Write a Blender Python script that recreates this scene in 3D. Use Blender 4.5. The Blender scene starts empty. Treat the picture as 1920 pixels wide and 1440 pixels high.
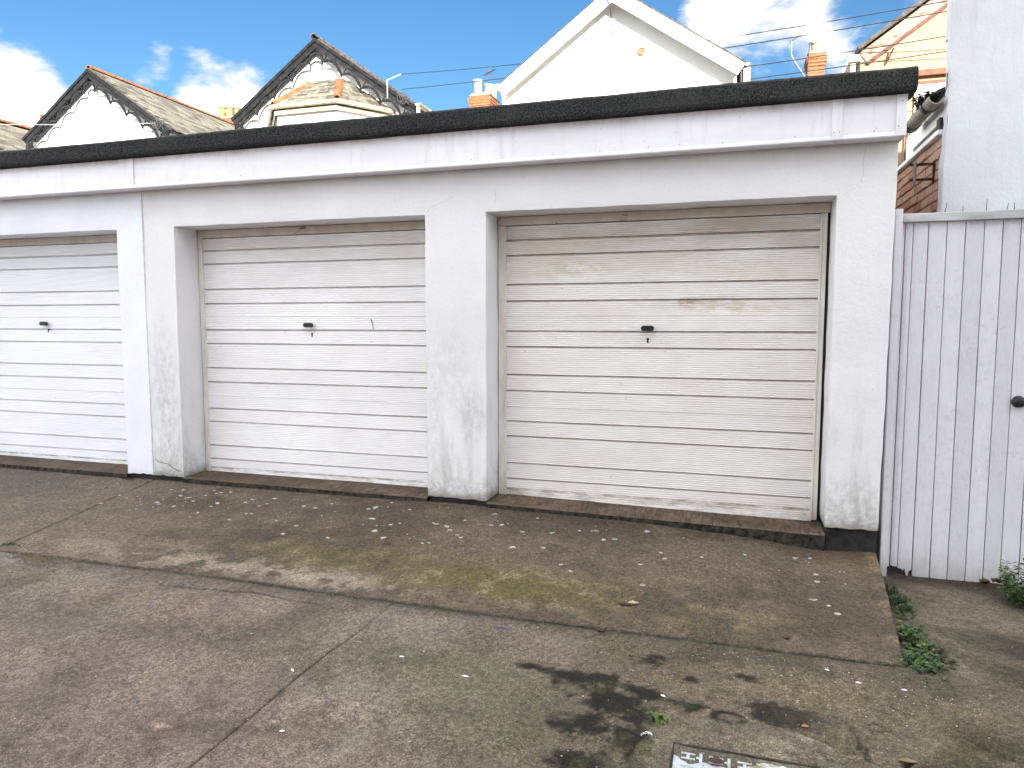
import bpy, math, random
import numpy as np
from mathutils import Vector, noise as mnoise

random.seed(7)
R = math.radians
scene = bpy.context.scene
COL = scene.collection

# ------------------------------------------------------------------ camera
cam_data = bpy.data.cameras.new('camera')
cam_data.sensor_width = 36.0
cam_data.lens = 25.21
cam_data.clip_start = 0.05
cam_data.clip_end = 2000
cam = bpy.data.objects.new('camera', cam_data)
COL.objects.link(cam)
cam.location = (0, -4.84, 1.30)
cam.rotation_euler = (R(90 - 4.989), 0, R(17.168))
scene.camera = cam

# ------------------------------------------------------------------ world
SUN_EL, SUN_AZ = 19.5, 150.0          # azimuth clockwise from +Y
EXPOSURE = 3.15
SKY_STRENGTH = 0.05
CLOUD = 0.80
world = bpy.data.worlds.new('World')
scene.world = world
world.use_nodes = True
wt = world.node_tree
for nd in list(wt.nodes):
    wt.nodes.remove(nd)
def wn(t, **k):
    nd = wt.nodes.new(t)
    for a, b in k.items():
        setattr(nd, a, b)
    return nd
wout = wn('ShaderNodeOutputWorld')
sky = wn('ShaderNodeTexSky', sky_type='NISHITA')
sky.sun_disc = False
sky.sun_elevation = R(SUN_EL)
sky.sun_rotation = R(SUN_AZ)
sky.altitude = 0
sky.air_density = 1.0
sky.dust_density = 0.3
sky.ozone_density = 2.0
bg_sky = wn('ShaderNodeBackground')
bg_sky.inputs['Strength'].default_value = SKY_STRENGTH
sky_sat = wn('ShaderNodeHueSaturation')
sky_sat.inputs['Saturation'].default_value = 1.28
sky_sat.inputs['Value'].default_value = 0.40
wt.links.new(sky.outputs[0], sky_sat.inputs['Color'])
wt.links.new(sky_sat.outputs[0], bg_sky.inputs['Color'])
bg_cloud = wn('ShaderNodeBackground')
tc = wn('ShaderNodeTexCoord')
wmap = wn('ShaderNodeMapping')
wmap.inputs['Scale'].default_value = (1, 1, 2.1)
wmap.inputs['Location'].default_value = (3.1, 0.7, 0.2)
wt.links.new(tc.outputs['Generated'], wmap.inputs['Vector'])
nz = wn('ShaderNodeTexNoise')
nz.inputs['Scale'].default_value = 5.0
nz.inputs['Detail'].default_value = 9
nz.inputs['Roughness'].default_value = 0.62
nz.inputs['Distortion'].default_value = 0.25
wt.links.new(wmap.outputs[0], nz.inputs['Vector'])
def view_dir(px, py):
    """direction seen at a pixel of the 1920 x 1440 photograph, used only to say where clouds float"""
    f = 1344.7
    v = Vector(((px - 960) / f, -(py - 720) / f, -1.0))
    return (cam.rotation_euler.to_matrix() @ v).normalized()
def wmath(op, a, b=None):
    m = wn('ShaderNodeMath', operation=op)
    for i, s in enumerate((a, b)):
        if s is None:
            continue
        if isinstance(s, (int, float)):
            m.inputs[i].default_value = s
        else:
            wt.links.new(s, m.inputs[i])
    return m.outputs[0]
acc = wmath('ADD', wmath('MULTIPLY', wmath('SUBTRACT', nz.outputs['Fac'], .5), 1.55), .60)  # cover biased upward so clouds out of view light the shaded garages
# cloud banks (and clear gaps, negative; the wide first one thins the added cover in view): pixel, angular radius in degrees, weight
BANKS = [((900, 150), 40, -.115), ((20, 205), 4.8, .36), ((110, 190), 4.0, .26), ((335, 155), 3.4, .36), ((405, 175), 4.6, .48), ((480, 220), 3.6, .40), ((255, 105), 1.6, .34),
         ((1500, 50), 8, .11), ((1570, 20), 5, .04), ((1290, 20), 4, .14), ((1400, 60), 4, .10), ((800, 195), 1.8, .44),
         ((250, 20), 7, -.34), ((600, 20), 10, -.40), ((900, 40), 9, -.40), ((1080, 20), 6, -.28), ((750, 140), 6, -.30), ((560, 120), 5, -.28), ((30, 20), 6.0, -.34),
         ((230, 150), 2.6, -.16), ((960, 110), 4, -.24), ((320, 40), 5, -.20), ((1000, -150), 13, -.2), ((1690, 20), 3.0, -.34), ((1430, 140), 3, -.2), ((1560, 130), 3, -.2)]
for (px, py), rad, wgt in BANKS:
    d = view_dir(px, py)
    vm = wn('ShaderNodeVectorMath', operation='DOT_PRODUCT')
    vm.inputs[1].default_value = d
    wt.links.new(tc.outputs['Generated'], vm.inputs[0])
    mr = wn('ShaderNodeMapRange', interpolation_type='SMOOTHSTEP')
    mr.inputs['From Min'].default_value = math.cos(R(rad * 1.7))
    mr.inputs['From Max'].default_value = math.cos(R(rad * 0.15))
    mr.inputs['To Min'].default_value = 0
    mr.inputs['To Max'].default_value = wgt
    wt.links.new(vm.outputs['Value'], mr.inputs['Value'])
    acc = wmath('ADD', acc, mr.outputs[0])
cmask = wn('ShaderNodeMapRange', interpolation_type='SMOOTHSTEP')
cmask.inputs['From Min'].default_value = 0.40
cmask.inputs['From Max'].default_value = 0.64
wt.links.new(acc, cmask.inputs['Value'])
cr = wn('ShaderNodeValToRGB')
cr.color_ramp.elements[0].position = 0.58
cr.color_ramp.elements[0].color = (0.145, 0.150, 0.155, 1)
cr.color_ramp.elements[1].position = 0.74
cr.color_ramp.elements[1].color = (0.965, 0.975, 1.0, 1)
wt.links.new(acc, cr.inputs[0])
wt.links.new(cr.outputs[0], bg_cloud.inputs['Color'])
bg_cloud.inputs['Strength'].default_value = CLOUD
mixw = wn('ShaderNodeMixShader')
wt.links.new(cmask.outputs[0], mixw.inputs[0])
wt.links.new(bg_sky.outputs[0], mixw.inputs[1])
wt.links.new(bg_cloud.outputs[0], mixw.inputs[2])
wt.links.new(mixw.outputs[0], wout.inputs['Surface'])

# ------------------------------------------------------------------ sun
sun_data = bpy.data.lights.new('sun', 'SUN')
sun_data.energy = 2.2
sun_data.angle = R(0.53)
sun_data.color = (1.0, 0.93, 0.83)
sun = bpy.data.objects.new('sun', sun_data)
COL.objects.link(sun)
sdir = Vector((math.sin(R(SUN_AZ)) * math.cos(R(SUN_EL)), math.cos(R(SUN_AZ)) * math.cos(R(SUN_EL)), math.sin(R(SUN_EL))))
sun.rotation_euler = sdir.to_track_quat('Z', 'Y').to_euler()
sun.location = (6, -12, 14)

vs = scene.view_settings
vs.view_transform = 'Standard'
vs.look = 'None'
vs.exposure = EXPOSURE
vs.gamma = 1.0
vs.use_curve_mapping = False

# ------------------------------------------------------------------ material helpers
class Mat:
    def __init__(self, name, rough=0.8, metallic=0.0, spec=0.35):
        self.m = bpy.data.materials.new(name)
        self.m.use_nodes = True
        self.t = self.m.node_tree
        self.b = self.t.nodes['Principled BSDF']
        self.b.inputs['Roughness'].default_value = rough
        self.b.inputs['Metallic'].default_value = metallic
        self.b.inputs['Specular IOR Level'].default_value = spec
        self.tc = self.t.nodes.new('ShaderNodeTexCoord')
        self.co = self.tc.outputs['Object']
        self.height = None
    def link(self, a, b):
        self.t.links.new(a, b)
    def put(self, sock, v):
        if isinstance(v, (int, float)):
            sock.default_value = v
        elif isinstance(v, tuple):
            sock.default_value = v if len(v) == 4 or sock.type == 'VECTOR' else (*v, 1)
        else:
            self.link(v, sock)
    def scaled(self, s, co=None, loc=(0, 0, 0)):
        n = self.t.nodes.new('ShaderNodeMapping')
        n.inputs['Scale'].default_value = s
        n.inputs['Location'].default_value = loc
        self.link(co or self.co, n.inputs['Vector'])
        return n.outputs[0]
    def noise(self, scale, detail=4, rough=0.55, stretch=None, co=None, loc=(0, 0, 0), dist=0):
        n = self.t.nodes.new('ShaderNodeTexNoise')
        n.inputs['Scale'].default_value = scale
        n.inputs['Detail'].default_value = detail
        n.inputs['Roughness'].default_value = rough
        n.inputs['Distortion'].default_value = dist
        self.link(self.scaled(stretch or (1, 1, 1), co, loc), n.inputs['Vector'])
        return n.outputs['Fac']
    def voronoi(self, scale, stretch=None, feature='F1', out='Distance', rnd=1.0, co=None):
        n = self.t.nodes.new('ShaderNodeTexVoronoi')
        n.feature = feature
        n.inputs['Scale'].default_value = scale
        n.inputs['Randomness'].default_value = rnd
        self.link(self.scaled(stretch or (1, 1, 1), co), n.inputs['Vector'])
        return n.outputs[out]
    def step(self, v, a, b, lo=0.0, hi=1.0):
        n = self.t.nodes.new('ShaderNodeMapRange')
        n.interpolation_type = 'SMOOTHSTEP'
        n.inputs['From Min'].default_value = a
        n.inputs['From Max'].default_value = b
        n.inputs['To Min'].default_value = lo
        n.inputs['To Max'].default_value = hi
        self.put(n.inputs['Value'], v)
        return n.outputs[0]
    def math(self, op, a, b=0.0):
        n = self.t.nodes.new('ShaderNodeMath')
        n.operation = op
        self.put(n.inputs[0], a)
        self.put(n.inputs[1], b)
        return n.outputs[0]
    def mul(self, *a):
        o = a[0]
        for b in a[1:]:
            o = self.math('MULTIPLY', o, b)
        return o
    def add(self, a, b):
        return self.math('ADD', a, b)
    def mix(self, f, a, b, mode='MIX'):
        n = self.t.nodes.new('ShaderNodeMix')
        n.data_type = 'RGBA'
        n.blend_type = mode
        self.put(n.inputs[0], f)
        self.put(n.inputs[6], a)
        self.put(n.inputs[7], b)
        return n.outputs[2]
    def blob(self, c, r, co=None):
        """soft ellipsoid mask round point c (object coordinates)"""
        n = self.t.nodes.new('ShaderNodeMapping')
        n.inputs['Scale'].default_value = (1 / r[0], 1 / r[1], 1 / r[2])
        n.inputs['Location'].default_value = (-c[0] / r[0], -c[1] / r[1], -c[2] / r[2])
        self.link(self.co, n.inputs['Vector'])
        l = self.t.nodes.new('ShaderNodeVectorMath')
        l.operation = 'LENGTH'
        self.link(n.outputs[0], l.inputs[0])
        return self.step(l.outputs['Value'], 1.0, 0.15)
    def sep(self, co=None):
        n = self.t.nodes.new('ShaderNodeSeparateXYZ')
        self.link(co or self.co, n.inputs[0])
        return n.outputs
    def attr(self, name, out='Color'):
        n = self.t.nodes.new('ShaderNodeAttribute')
        n.attribute_name = name
        return n.outputs[out]
    def rand(self):
        n = self.t.nodes.new('ShaderNodeObjectInfo')
        return n.outputs['Random']
    def color(self, c):
        self.put(self.b.inputs['Base Color'], c)
        return self
    def rough(self, v):
        self.put(self.b.inputs['Roughness'], v)
        return self
    def bump(self, h, strength=0.3, dist=0.01):
        n = self.t.nodes.new('ShaderNodeBump')
        n.inputs['Strength'].default_value = strength
        n.inputs['Distance'].default_value = dist
        self.put(n.inputs['Height'], h)
        if self.height is not None:
            self.link(self.height, n.inputs['Normal'])
        self.height = n.outputs[0]
        self.link(n.outputs[0], self.b.inputs['Normal'])
        return self

def simple(name, c, rough=0.7, metallic=0.0, var=0.12, scale=12, bump=0.0, spec=0.35, stretch=None):
    m = Mat(name, rough, metallic, spec)
    n = m.noise(scale, 6, .6, stretch)
    dark = tuple(x * (1 - var * 1.6) for x in c)
    light = tuple(min(1, x * (1 + var)) for x in c)
    m.color(m.mix(m.step(n, .3, .7), dark, light))
    if bump:
        m.bump(m.noise(scale * 4, 5, .6, stretch), bump, 0.004)
    return m.m

# --- garage masonry paint
def wall_paint(name, base, grime=1.0, spots=()):
    m = Mat(name, 0.86, spec=.22)
    x, y, z = m.sep()
    broad = m.noise(1.3, 5, .6)
    col = m.mix(m.step(broad, .35, .7), tuple(v * .93 for v in base), base)
    fine = m.noise(55, 6, .7)
    col = m.mix(m.step(fine, .30, .62, .13, 0), col, (.42, .42, .41))
    # streaky green-grey weathering that creeps up the piers from the splash zone
    streak = m.noise(7, 7, .68, (1.6, 1.6, .28))
    low = m.step(z, 1.15, 0.0)
    g = m.mul(m.step(streak, .46, .68), low, grime * .5)
    col = m.mix(g, col, (.43, .43, .40))
    base_d = m.mul(m.step(m.add(z, m.mul(m.noise(9, 5, .7), .5)), .50, .26), m.step(m.noise(30, 6, .75), .34, .66), grime * .5)
    col = m.mix(base_d, col, (.30, .29, .26))
    foot = m.mul(m.step(m.add(z, m.mul(m.noise(14, 5, .7), .12)), .14, .05), grime * .6)
    col = m.mix(foot, col, (.17, .15, .11))
    for c, r, s in spots:
        mask = m.mul(m.blob(c, r), m.step(m.noise(24, 8, .8, (1, 1, .5)), .34, .68), s * .72)
        col = m.mix(mask, col, (.29, .29, .275))
    # browner, darker band just under the fascia
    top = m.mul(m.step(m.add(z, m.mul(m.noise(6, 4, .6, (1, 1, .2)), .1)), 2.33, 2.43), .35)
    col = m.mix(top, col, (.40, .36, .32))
    pit = m.step(m.noise(130, 3, .6), .30, .25)
    speck = m.mul(m.step(m.voronoi(26), .075, .05), m.step(m.noise(3.1, 2), .52, .6), .7)
    col = m.mix(speck, col, (.16, .14, .12))
    m.color(col)
    trowel = m.noise(9, 4, .6, (1, 1, 1.8), dist=1.4)
    m.bump(trowel, .20, .010)
    m.bump(m.noise(95, 5, .65), .34, .004)
    m.bump(m.noise(28, 5, .6), .16, .006)
    m.bump(m.mul(pit, -1), .3, .003)
    return m.m

WHITE = (.80, .785, .76)
M = {}
M['wall'] = wall_paint('masonry_paint_weathered', (.735, .72, .738), 1.35, [
    ((-1.80, 0, .62), (.16, .3, .32), .9), ((-1.98, 0, .95), (.26, .3, .5), .45), ((-4.52, 0, .7), (.22, .3, .95), .75),
    ((-4.5, 0, .15), (.25, .3, .25), .9), ((-2.1, 0, .5), (.1, .3, .5), .5), ((.72, 0, .12), (.3, .3, .32), .9), ((-1.95, 0, .15), (.3, .3, .3), .6)])
M['wall_blue'] = wall_paint('masonry_paint_fresh', (.78, .79, .86), .22)
def fascia_mat():
    m = Mat('fascia_board_paint', 0.42, spec=.45)
    x, y, z = m.sep()
    col = m.mix(m.step(m.noise(2.1, 5, .6, (1, 1, 3)), .35, .7), (.70, .685, .72), (.77, .755, .80))
    felt_shade_dirt = m.mul(m.step(z, 2.535, 2.60), m.step(m.noise(6, 6, .7, (1, 1, .5)), .30, .70), .6)  # brown dirt plus the shadow beneath the felt edge, put into the colour
    col = m.mix(felt_shade_dirt, col, (.36, .29, .27))
    streak = m.mul(m.step(m.noise(14, 5, .7, (1, 1, .12)), .52, .72), .26)
    col = m.mix(streak, col, (.45, .42, .40))
    speck = m.mul(m.step(m.voronoi(20), .07, .05), .75)
    col = m.mix(speck, col, (.12, .11, .10))
    m.color(col)
    m.bump(m.noise(16, 3, .5, (.25, 1, 1)), .12, .01)
    return m.m
M['fascia'] = fascia_mat()
def felt():
    m = Mat('mineral_roofing_felt', .95, spec=.15)
    c = m.mix(m.step(m.noise(105, 4, .8), .40, .64), (.005, .005, .0055), (.056, .056, .057))
    c = m.mix(m.mul(m.step(m.noise(2.2, 6, .65), .45, .72), .35), c, (.052, .054, .046))
    x, y, z = m.sep()
    c = m.mix(m.mul(m.step(z, 2.725, 2.745), m.step(m.noise(12, 6, .7), .44, .62), .8), c, (.16, .16, .12))
    m.color(c)
    m.bump(m.noise(220, 3, .7), .7, .004)
    m.bump(m.noise(3, 4, .6), .5, .02)
    return m.m
M['felt'] = felt()
def door_paint(name, base, dirt, stain=()):
    m = Mat(name, .38, spec=.5)
    x, y, z = m.sep()
    col = m.mix(m.step(m.noise(1.1, 5, .6, (1, 1, 2)), .35, .72), tuple(v * .93 for v in base), base)
    grainy = m.mul(m.step(m.noise(60, 6, .7, (.12, 1, 1)), .46, .74), .08 + .16 * dirt)
    col = m.mix(grainy, col, (.48, .45, .40))
    # general yellow-brown film, heavier near the head of the door
    film = m.mul(m.add(m.step(z, 1.45, 2.0, 0, .55), .24), m.step(m.noise(3, 6, .65, (.6, 1, 1.6)), .30, .74), dirt)
    col = m.mix(film, col, (.50, .40, .31))
    low = m.mul(m.step(m.add(z, m.mul(m.noise(24, 5, .7, (.5, 1, 1)), .06)), .100, .045), m.step(m.noise(22, 7, .75, (.25, 1, 1)), .40, .66), .35 + .4 * dirt)
    col = m.mix(low, col, (.28, .235, .165))
    foot_ = m.mul(m.step(m.math('ABSOLUTE', m.math('SUBTRACT', z, .036)), .012, .002), m.step(m.noise(18, 7, .8, (.3, 1, 1)), .40, .60), .75)
    col = m.mix(foot_, col, (.13, .10, .06))
    for c, r, s, k in stain:
        col = m.mix(m.mul(m.blob(c, r), m.step(m.noise(26, 7, .7, (.5, 1, 1)), .40, .62), s), col, k)
    speck = m.mul(m.step(m.voronoi(9), .045, .03), .7)
    col = m.mix(speck, col, (.14, .10, .07))
    groove = m.mul(m.attr('groove', 'Fac'), m.step(m.noise(30, 5, .7, (.3, 1, 1)), .25, .6, .5, 1), .34 + .38 * dirt)
    col = m.mix(groove, col, (.22, .155, .125))
    m.color(col)
    m.rough(m.step(m.noise(14, 4), .3, .7, .32, .52))
    m.bump(m.noise(4, 4, .55, (.5, 1, 1)), .12, .01)
    return m.m
RUST = (.13, .045, .02)
M['door1'] = door_paint('door_paint_clean', (.80, .815, .86), .12)
M['door2'] = door_paint('door_paint_white', (.81, .795, .81), .45)
M['door3'] = door_paint('door_paint_soiled', (.775, .75, .735), .95, [
    ((-.12, .28, 1.41), (.34, .3, .09), .8, (.50, .38, .28)), ((-.32, .28, 1.43), (.12, .3, .045), .8, (.34, .20, .11)), ((.15, .28, 1.38), (.5, .3, .07), .5, (.58, .50, .42)), ((-1.1, .28, 1.68), (.5, .3, .09), .5, (.5, .38, .22))])
def frame_mat():
    m = Mat('old_painted_door_frame', .7)
    x, y, z = m.sep()
    col = m.mix(m.step(m.noise(9, 5, .6, (1, 1, .3)), .4, .7), (.70, .67, .63), (.58, .53, .47))
    rot = m.mul(m.step(m.add(z, m.mul(m.noise(7, 6, .75), .12)), 2.0, 2.10), .85)
    col = m.mix(m.mul(rot, .6), col, (.36, .26, .18))
    rot2 = m.mul(m.step(m.noise(13, 7, .75, (.35, 1, 1)), .60, .66), m.step(z, 1.9, 2.0), .9)
    col = m.mix(rot2, col, (.10, .05, .03))
    low = m.mul(m.step(m.add(z, m.mul(m.noise(20, 5, .7), .3)), .35, .05), .6)
    col = m.mix(low, col, (.33, .22, .15))
    m.color(col)
    m.bump(m.noise(40, 5, .7, (1, 1, .2)), .5, .004)
    return m.m
M['frame'] = frame_mat()
M['black_plastic'] = simple('black_handle_plastic', (.012, .012, .013), .35, var=.1)
M['bitumen'] = simple('black_bitumen_plinth', (.016, .015, .014), .75, var=.5, scale=14, bump=.6)
M['gap_dark'] = simple('dark_gap_packer', (.02, .018, .016), .9)
M['crack'] = simple('crack_fill_dirt', (.26, .25, .23), .95, var=.4, scale=30)
M['sealant'] = simple('grey_sealant', (.60, .60, .60), .8)
def gate_paint():
    m = Mat('gate_board_paint', .62, spec=.35)
    r = m.rand()
    vary = m.mix(r, (.535, .525, .56), (.62, .61, .645))
    co = m.add(0, 0)
    blot = m.noise(7, 7, .7, (1, 1, .6))
    col = m.mix(m.step(blot, .38, .74, 0, .42), vary, (.46, .46, .475))
    col = m.mix(m.mul(m.step(m.noise(28, 7, .8), .50, .70), m.step(m.noise(2.6, 4), .42, .60), .55), col, (.34, .34, .345))
    scr = m.noise(34, 6, .75, (.9, .9, .16), dist=.9)
    col = m.mix(m.mul(m.step(scr, .56, .70), .32), col, (.42, .42, .42))
    wisp = m.noise(16, 4, .6, (1, 1, .5), dist=3.2)
    col = m.mix(m.mul(m.step(m.math('ABSOLUTE', m.math('SUBTRACT', wisp, .5)), .012, 0.0), .35), col, (.82, .81, .80))
    x, y, z = m.sep()
    low = m.mul(m.step(m.add(z, m.mul(m.noise(24, 6, .7, (1, 1, .5)), .4)), .12, -.2), .5)
    col = m.mix(low, col, (.34, .33, .28))
    fl = m.mul(m.step(m.voronoi(40, (1, 1, .4)), .10, .06), m.step(m.noise(3.5, 3), .52, .64), .6)
    col = m.mix(fl, col, (.24, .20, .16))
    m.color(col)
    m.bump(m.noise(60, 6, .7, (1, 1, .10)), .4, .003)
    m.bump(scr, .2, .003)
    return m.m
M['gate'] = gate_paint()
M['rail'] = simple('weathered_rail_paint', (.47, .47, .48), .75, var=.25, scale=9, bump=.5, stretch=(.2, 1, 1))
def rendered(name, base, var, streak, bump=.5):
    m = Mat(name, .88, spec=.2)
    col = m.mix(m.step(m.noise(1.2, 6, .65), .35, .7), tuple(v * (1 - var) for v in base), base)
    s = m.noise(11, 6, .7, (1, 1, .14))
    col = m.mix(m.step(s, .5, .75, 0, streak), col, tuple(v * .66 for v in base))
    m.color(col)
    m.bump(m.noise(70, 6, .7, (1, 1, .5)), bump, .005)
    m.bump(m.noise(6, 4, .6), bump * .6, .015)
    return m.m
M['white_render'] = rendered('white_roughcast_render', (.665, .68, .70), .12, .45, .8)
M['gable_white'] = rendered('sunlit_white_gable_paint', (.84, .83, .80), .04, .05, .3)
def cream():
    m = Mat('cream_rendered_gable', .9, spec=.2)
    base = m.mix(m.step(m.noise(3, 7, .75), .4, .7), (.30, .21, .13), (.38, .285, .18))
    x, y, z = m.sep()
    m.color(m.mix(m.mul(m.step(m.noise(30, 6, .8), .54, .64), .5), base, (.24, .14, .075)))
    m.bump(m.noise(60, 5, .7), .6, .008)
    return m.m
M['cream'] = cream()
M['cream_peel'] = simple('peeling_cream_verge', (.26, .20, .155), .85, var=.4, scale=22, bump=.6, stretch=(.4, 1, 1))
M['rust_paint'] = simple('terracotta_trim_paint', (.20, .060, .033), .7, var=.2, scale=8)
M['pinkbrown'] = simple('faded_maroon_band', (.11, .045, .038), .8, var=.2)
def blackwood():
    m = Mat('charcoal_bargeboard_paint', .8, spec=.15)
    m.color(m.mix(m.step(m.noise(8, 6, .65), .35, .7), (.007, .0075, .009), (.020, .021, .024)))
    m.bump(m.noise(40, 4, .6, (.3, 1, 1)), .3, .004)
    return m.m
M['bargeboard'] = blackwood()
M['white_trim'] = simple('white_trim_paint', (.80, .79, .76), .45, var=.06, scale=5)
M['cream_gutter'] = simple('cream_plastic_gutter', (.30, .265, .19), .4, var=.18, scale=5)
M['grey_gutter'] = simple('old_grey_brown_gutter', (.27, .24, .20), .55, var=.25, scale=7)
M['black_gutter'] = simple('black_plastic_gutter', (.012, .012, .013), .35)
def slate():
    m = Mat('weathered_slate', .75, spec=.3)
    r = m.rand()
    c = m.mix(r, (.060, .055, .045), (.215, .20, .155))
    c = m.mix(m.step(m.noise(6, 7, .75, co=m.tc.outputs['Object']), .42, .62, 0, .8), c, (.045, .042, .032))
    c = m.mix(m.mul(m.step(m.noise(15, 6, .75), .58, .66), .7), c, (.34, .32, .24))
    m.color(c)
    m.bump(m.noise(22, 5, .7), .5, .006)
    return m.m
M['slate'] = slate()
M['slate_dark'] = simple('dark_slate_edge', (.055, .05, .045), .75, var=.4)
M['ridge'] = simple('terracotta_ridge_tile', (.23, .080, .030), .8, var=.35, scale=9, bump=.4)
M['ridge_old'] = simple('blackened_ridge_tile', (.10, .07, .055), .85, var=.5, scale=9)
M['pot'] = simple('buff_chimney_pot', (.27, .205, .095), .8, var=.15, scale=6)
M['pot_white'] = simple('pale_chimney_pot', (.36, .31, .23), .8, var=.12, scale=6)
def chimney_brick():
    m = Mat('orange_chimney_brick', .9, spec=.2)
    n = m.t.nodes.new('ShaderNodeTexBrick')
    n.inputs['Scale'].default_value = 1
    n.inputs['Brick Width'].default_value = .225
    n.inputs['Row Height'].default_value = .075
    n.inputs['Mortar Size'].default_value = .009
    n.inputs['Color1'].default_value = (.26, .085, .032, 1)
    n.inputs['Color2'].default_value = (.19, .06, .026, 1)
    n.inputs['Mortar'].default_value = (.20, .13, .08, 1)
    cmb = m.t.nodes.new('ShaderNodeCombineXYZ')
    x, y, z = m.sep()
    m.link(m.add(x, y), cmb.inputs[0])
    m.link(z, cmb.inputs[1])
    m.link(cmb.outputs[0], n.inputs['Vector'])
    m.color(m.mix(m.step(m.noise(5, 6, .7), .5, .75, 0, .5), n.outputs['Color'], (.20, .15, .10)))
    m.bump(n.outputs['Fac'], -.6, .01)
    return m.m
M['chimney_brick'] = chimney_brick()
def house_brick():
    m = Mat('old_red_brown_brick', .92, spec=.18)
    r = m.rand()
    c = m.mix(m.step(r, .0, .5), (.42, .20, .125), (.55, .33, .225))
    c = m.mix(m.step(r, .62, 1.0), c, (.52, .38, .27))
    c = m.mix(m.step(m.noise(30, 6, .75), .5, .72, 0, .6), c, (.14, .08, .06))
    c = m.mix(m.mul(m.step(m.noise(14, 5, .7), .60, .68), .6), c, (.52, .45, .38))
    m.color(c)
    m.bump(m.noise(70, 5, .7), .7, .006)
    return m.m
M['brick'] = house_brick()
M['mortar'] = simple('crumbly_lime_mortar', (.30, .25, .20), .95, var=.3, scale=30, bump=.7)
M['rust'] = simple('rusted_iron', (.040, .018, .013), .85, var=.5, scale=30, bump=.4)
M['galv'] = simple('pale_galvanised_tube', (.22, .21, .21), .5, .2, var=.2, scale=20)
M['wire'] = simple('black_overhead_cable', (.02, .02, .022), .6)
M['wire_pale'] = simple('pale_overhead_cable', (.30, .31, .33), .6)
M['alloy'] = simple('dull_aerial_alloy', (.045, .045, .048), .6, .0)
M['glass'] = simple('dark_window_glass', (.04, .05, .06), .06, spec=.8, var=.1, scale=2)
M['nail'] = simple('dark_nail_iron', (.04, .032, .028), .6, .5)
def leafmat(name, c1, c2):
    m = Mat(name, .55, spec=.3)
    m.color(m.mix(m.step(m.noise(18, 4, .7), .35, .65), c1, c2))
    m.b.inputs['Subsurface Weight'].default_value = 0.0
    return m.m
M['leaf'] = leafmat('weed_leaf_green', (.026, .060, .014), (.070, .135, .034))
M['leaf_dark'] = leafmat('dark_weed_leaf', (.008, .018, .008), (.026, .046, .019))
M['leaf_yellow'] = leafmat('yellow_green_leaf', (.05, .075, .014), (.12, .145, .045))
M['moss'] = leafmat('moss_green', (.014, .019, .006), (.035, .042, .011))
M['straw'] = leafmat('dry_straw', (.11, .08, .04), (.20, .155, .085))
M['dead_leaf'] = leafmat('brown_dead_leaf', (.06, .025, .012), (.12, .055, .025))
M['dark_leaf_litter'] = leafmat('blackened_dead_leaf', (.035, .015, .01), (.06, .025, .015))
M['pale_leaf'] = leafmat('pale_yellow_leaf', (.28, .25, .14), (.38, .34, .22))
M['orange_leaf'] = leafmat('orange_leaf', (.26, .13, .05), (.34, .18, .08))
M['feather'] = leafmat('white_feather', (.62, .62, .60), (.78, .78, .76))
M['lichen'] = leafmat('pale_lichen', (.22, .22, .19), (.46, .46, .42))
M['soil'] = simple('packed_dark_soil', (.045, .036, .026), .95, var=.4, scale=20, bump=.8)
M['blue_glass'] = simple('sky_lit_window_glass', (.30, .38, .42), .1, spec=.8, var=.1)

def concrete():
    m = Mat('worn_concrete', .9, spec=.22)
    base = m.attr('tint')
    g1 = m.noise(150, 4, .75)
    g2 = m.noise(38, 5, .7)
    g3 = m.noise(430, 2, .6)
    g4 = m.noise(74, 7, .82, dist=1.1)
    amp = m.step(m.noise(4.5, 6, .7), .40, .62)
    c = m.mix(1.0, base, m.mix(m.step(g1, .36, .64), (.62, .60, .58), (1.40, 1.38, 1.35)), 'MULTIPLY')
    c = m.mix(1.0, c, m.mix(m.step(g2, .34, .66), (.70, .70, .70), (1.28, 1.27, 1.24)), 'MULTIPLY')
    c = m.mix(1.0, c, m.mix(m.step(g3, .36, .64), (.66, .65, .64), (1.36, 1.36, 1.35)), 'MULTIPLY')
    c = m.mix(1.0, c, m.mix(m.step(g4, .38, .62), m.mix(amp, (.80, .79, .78), (.46, .44, .42)), m.mix(amp, (1.16, 1.16, 1.15), (1.55, 1.53, 1.50))), 'MULTIPLY')
    # pale grains of aggregate and small dark holes
    grain = m.mul(m.step(m.voronoi(135), .16, .09), m.step(m.noise(11, 4), .46, .62), .6)
    c = m.mix(grain, c, (.26, .24, .215))
    hole = m.mul(m.step(m.voronoi(64), .13, .07), m.step(m.noise(7, 4), .5, .64), .75)
    c = m.mix(hole, c, (.035, .03, .024))
    # little bits of pale grit lying about
    bit = m.mul(m.step(m.voronoi(17), .050, .034), .8)
    c = m.mix(bit, c, (.40, .39, .37))
    m.color(c)
    rim = m.math('SUBTRACT', g1, m.mul(hole, .8))
    m.bump(g2, .45, .010)
    m.bump(rim, .8, .006)
    m.bump(g3, .5, .002)
    return m.m
M['concrete'] = concrete()
def sillmat():
    m = Mat('brushed_concrete_sill', .9, spec=.2)
    c = m.mix(m.step(m.noise(3, 6, .65), .35, .7), (.085, .062, .044), (.165, .118, .085))
    c = m.mix(m.step(m.noise(50, 5, .7, (1, .15, 1)), .4, .62, 0, .7), c, (.030, .024, .017))
    c = m.mix(m.mul(m.blob((-1.25, .1, 0), (.3, .3, .3)), m.step(m.noise(9, 5, .7), .4, .6), .6), c, (.20, .11, .075))
    m.color(c)
    m.bump(m.noise(60, 5, .7, (1, .15, 1)), .8, .006)
    return m.m
M['sill'] = sillmat()
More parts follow.
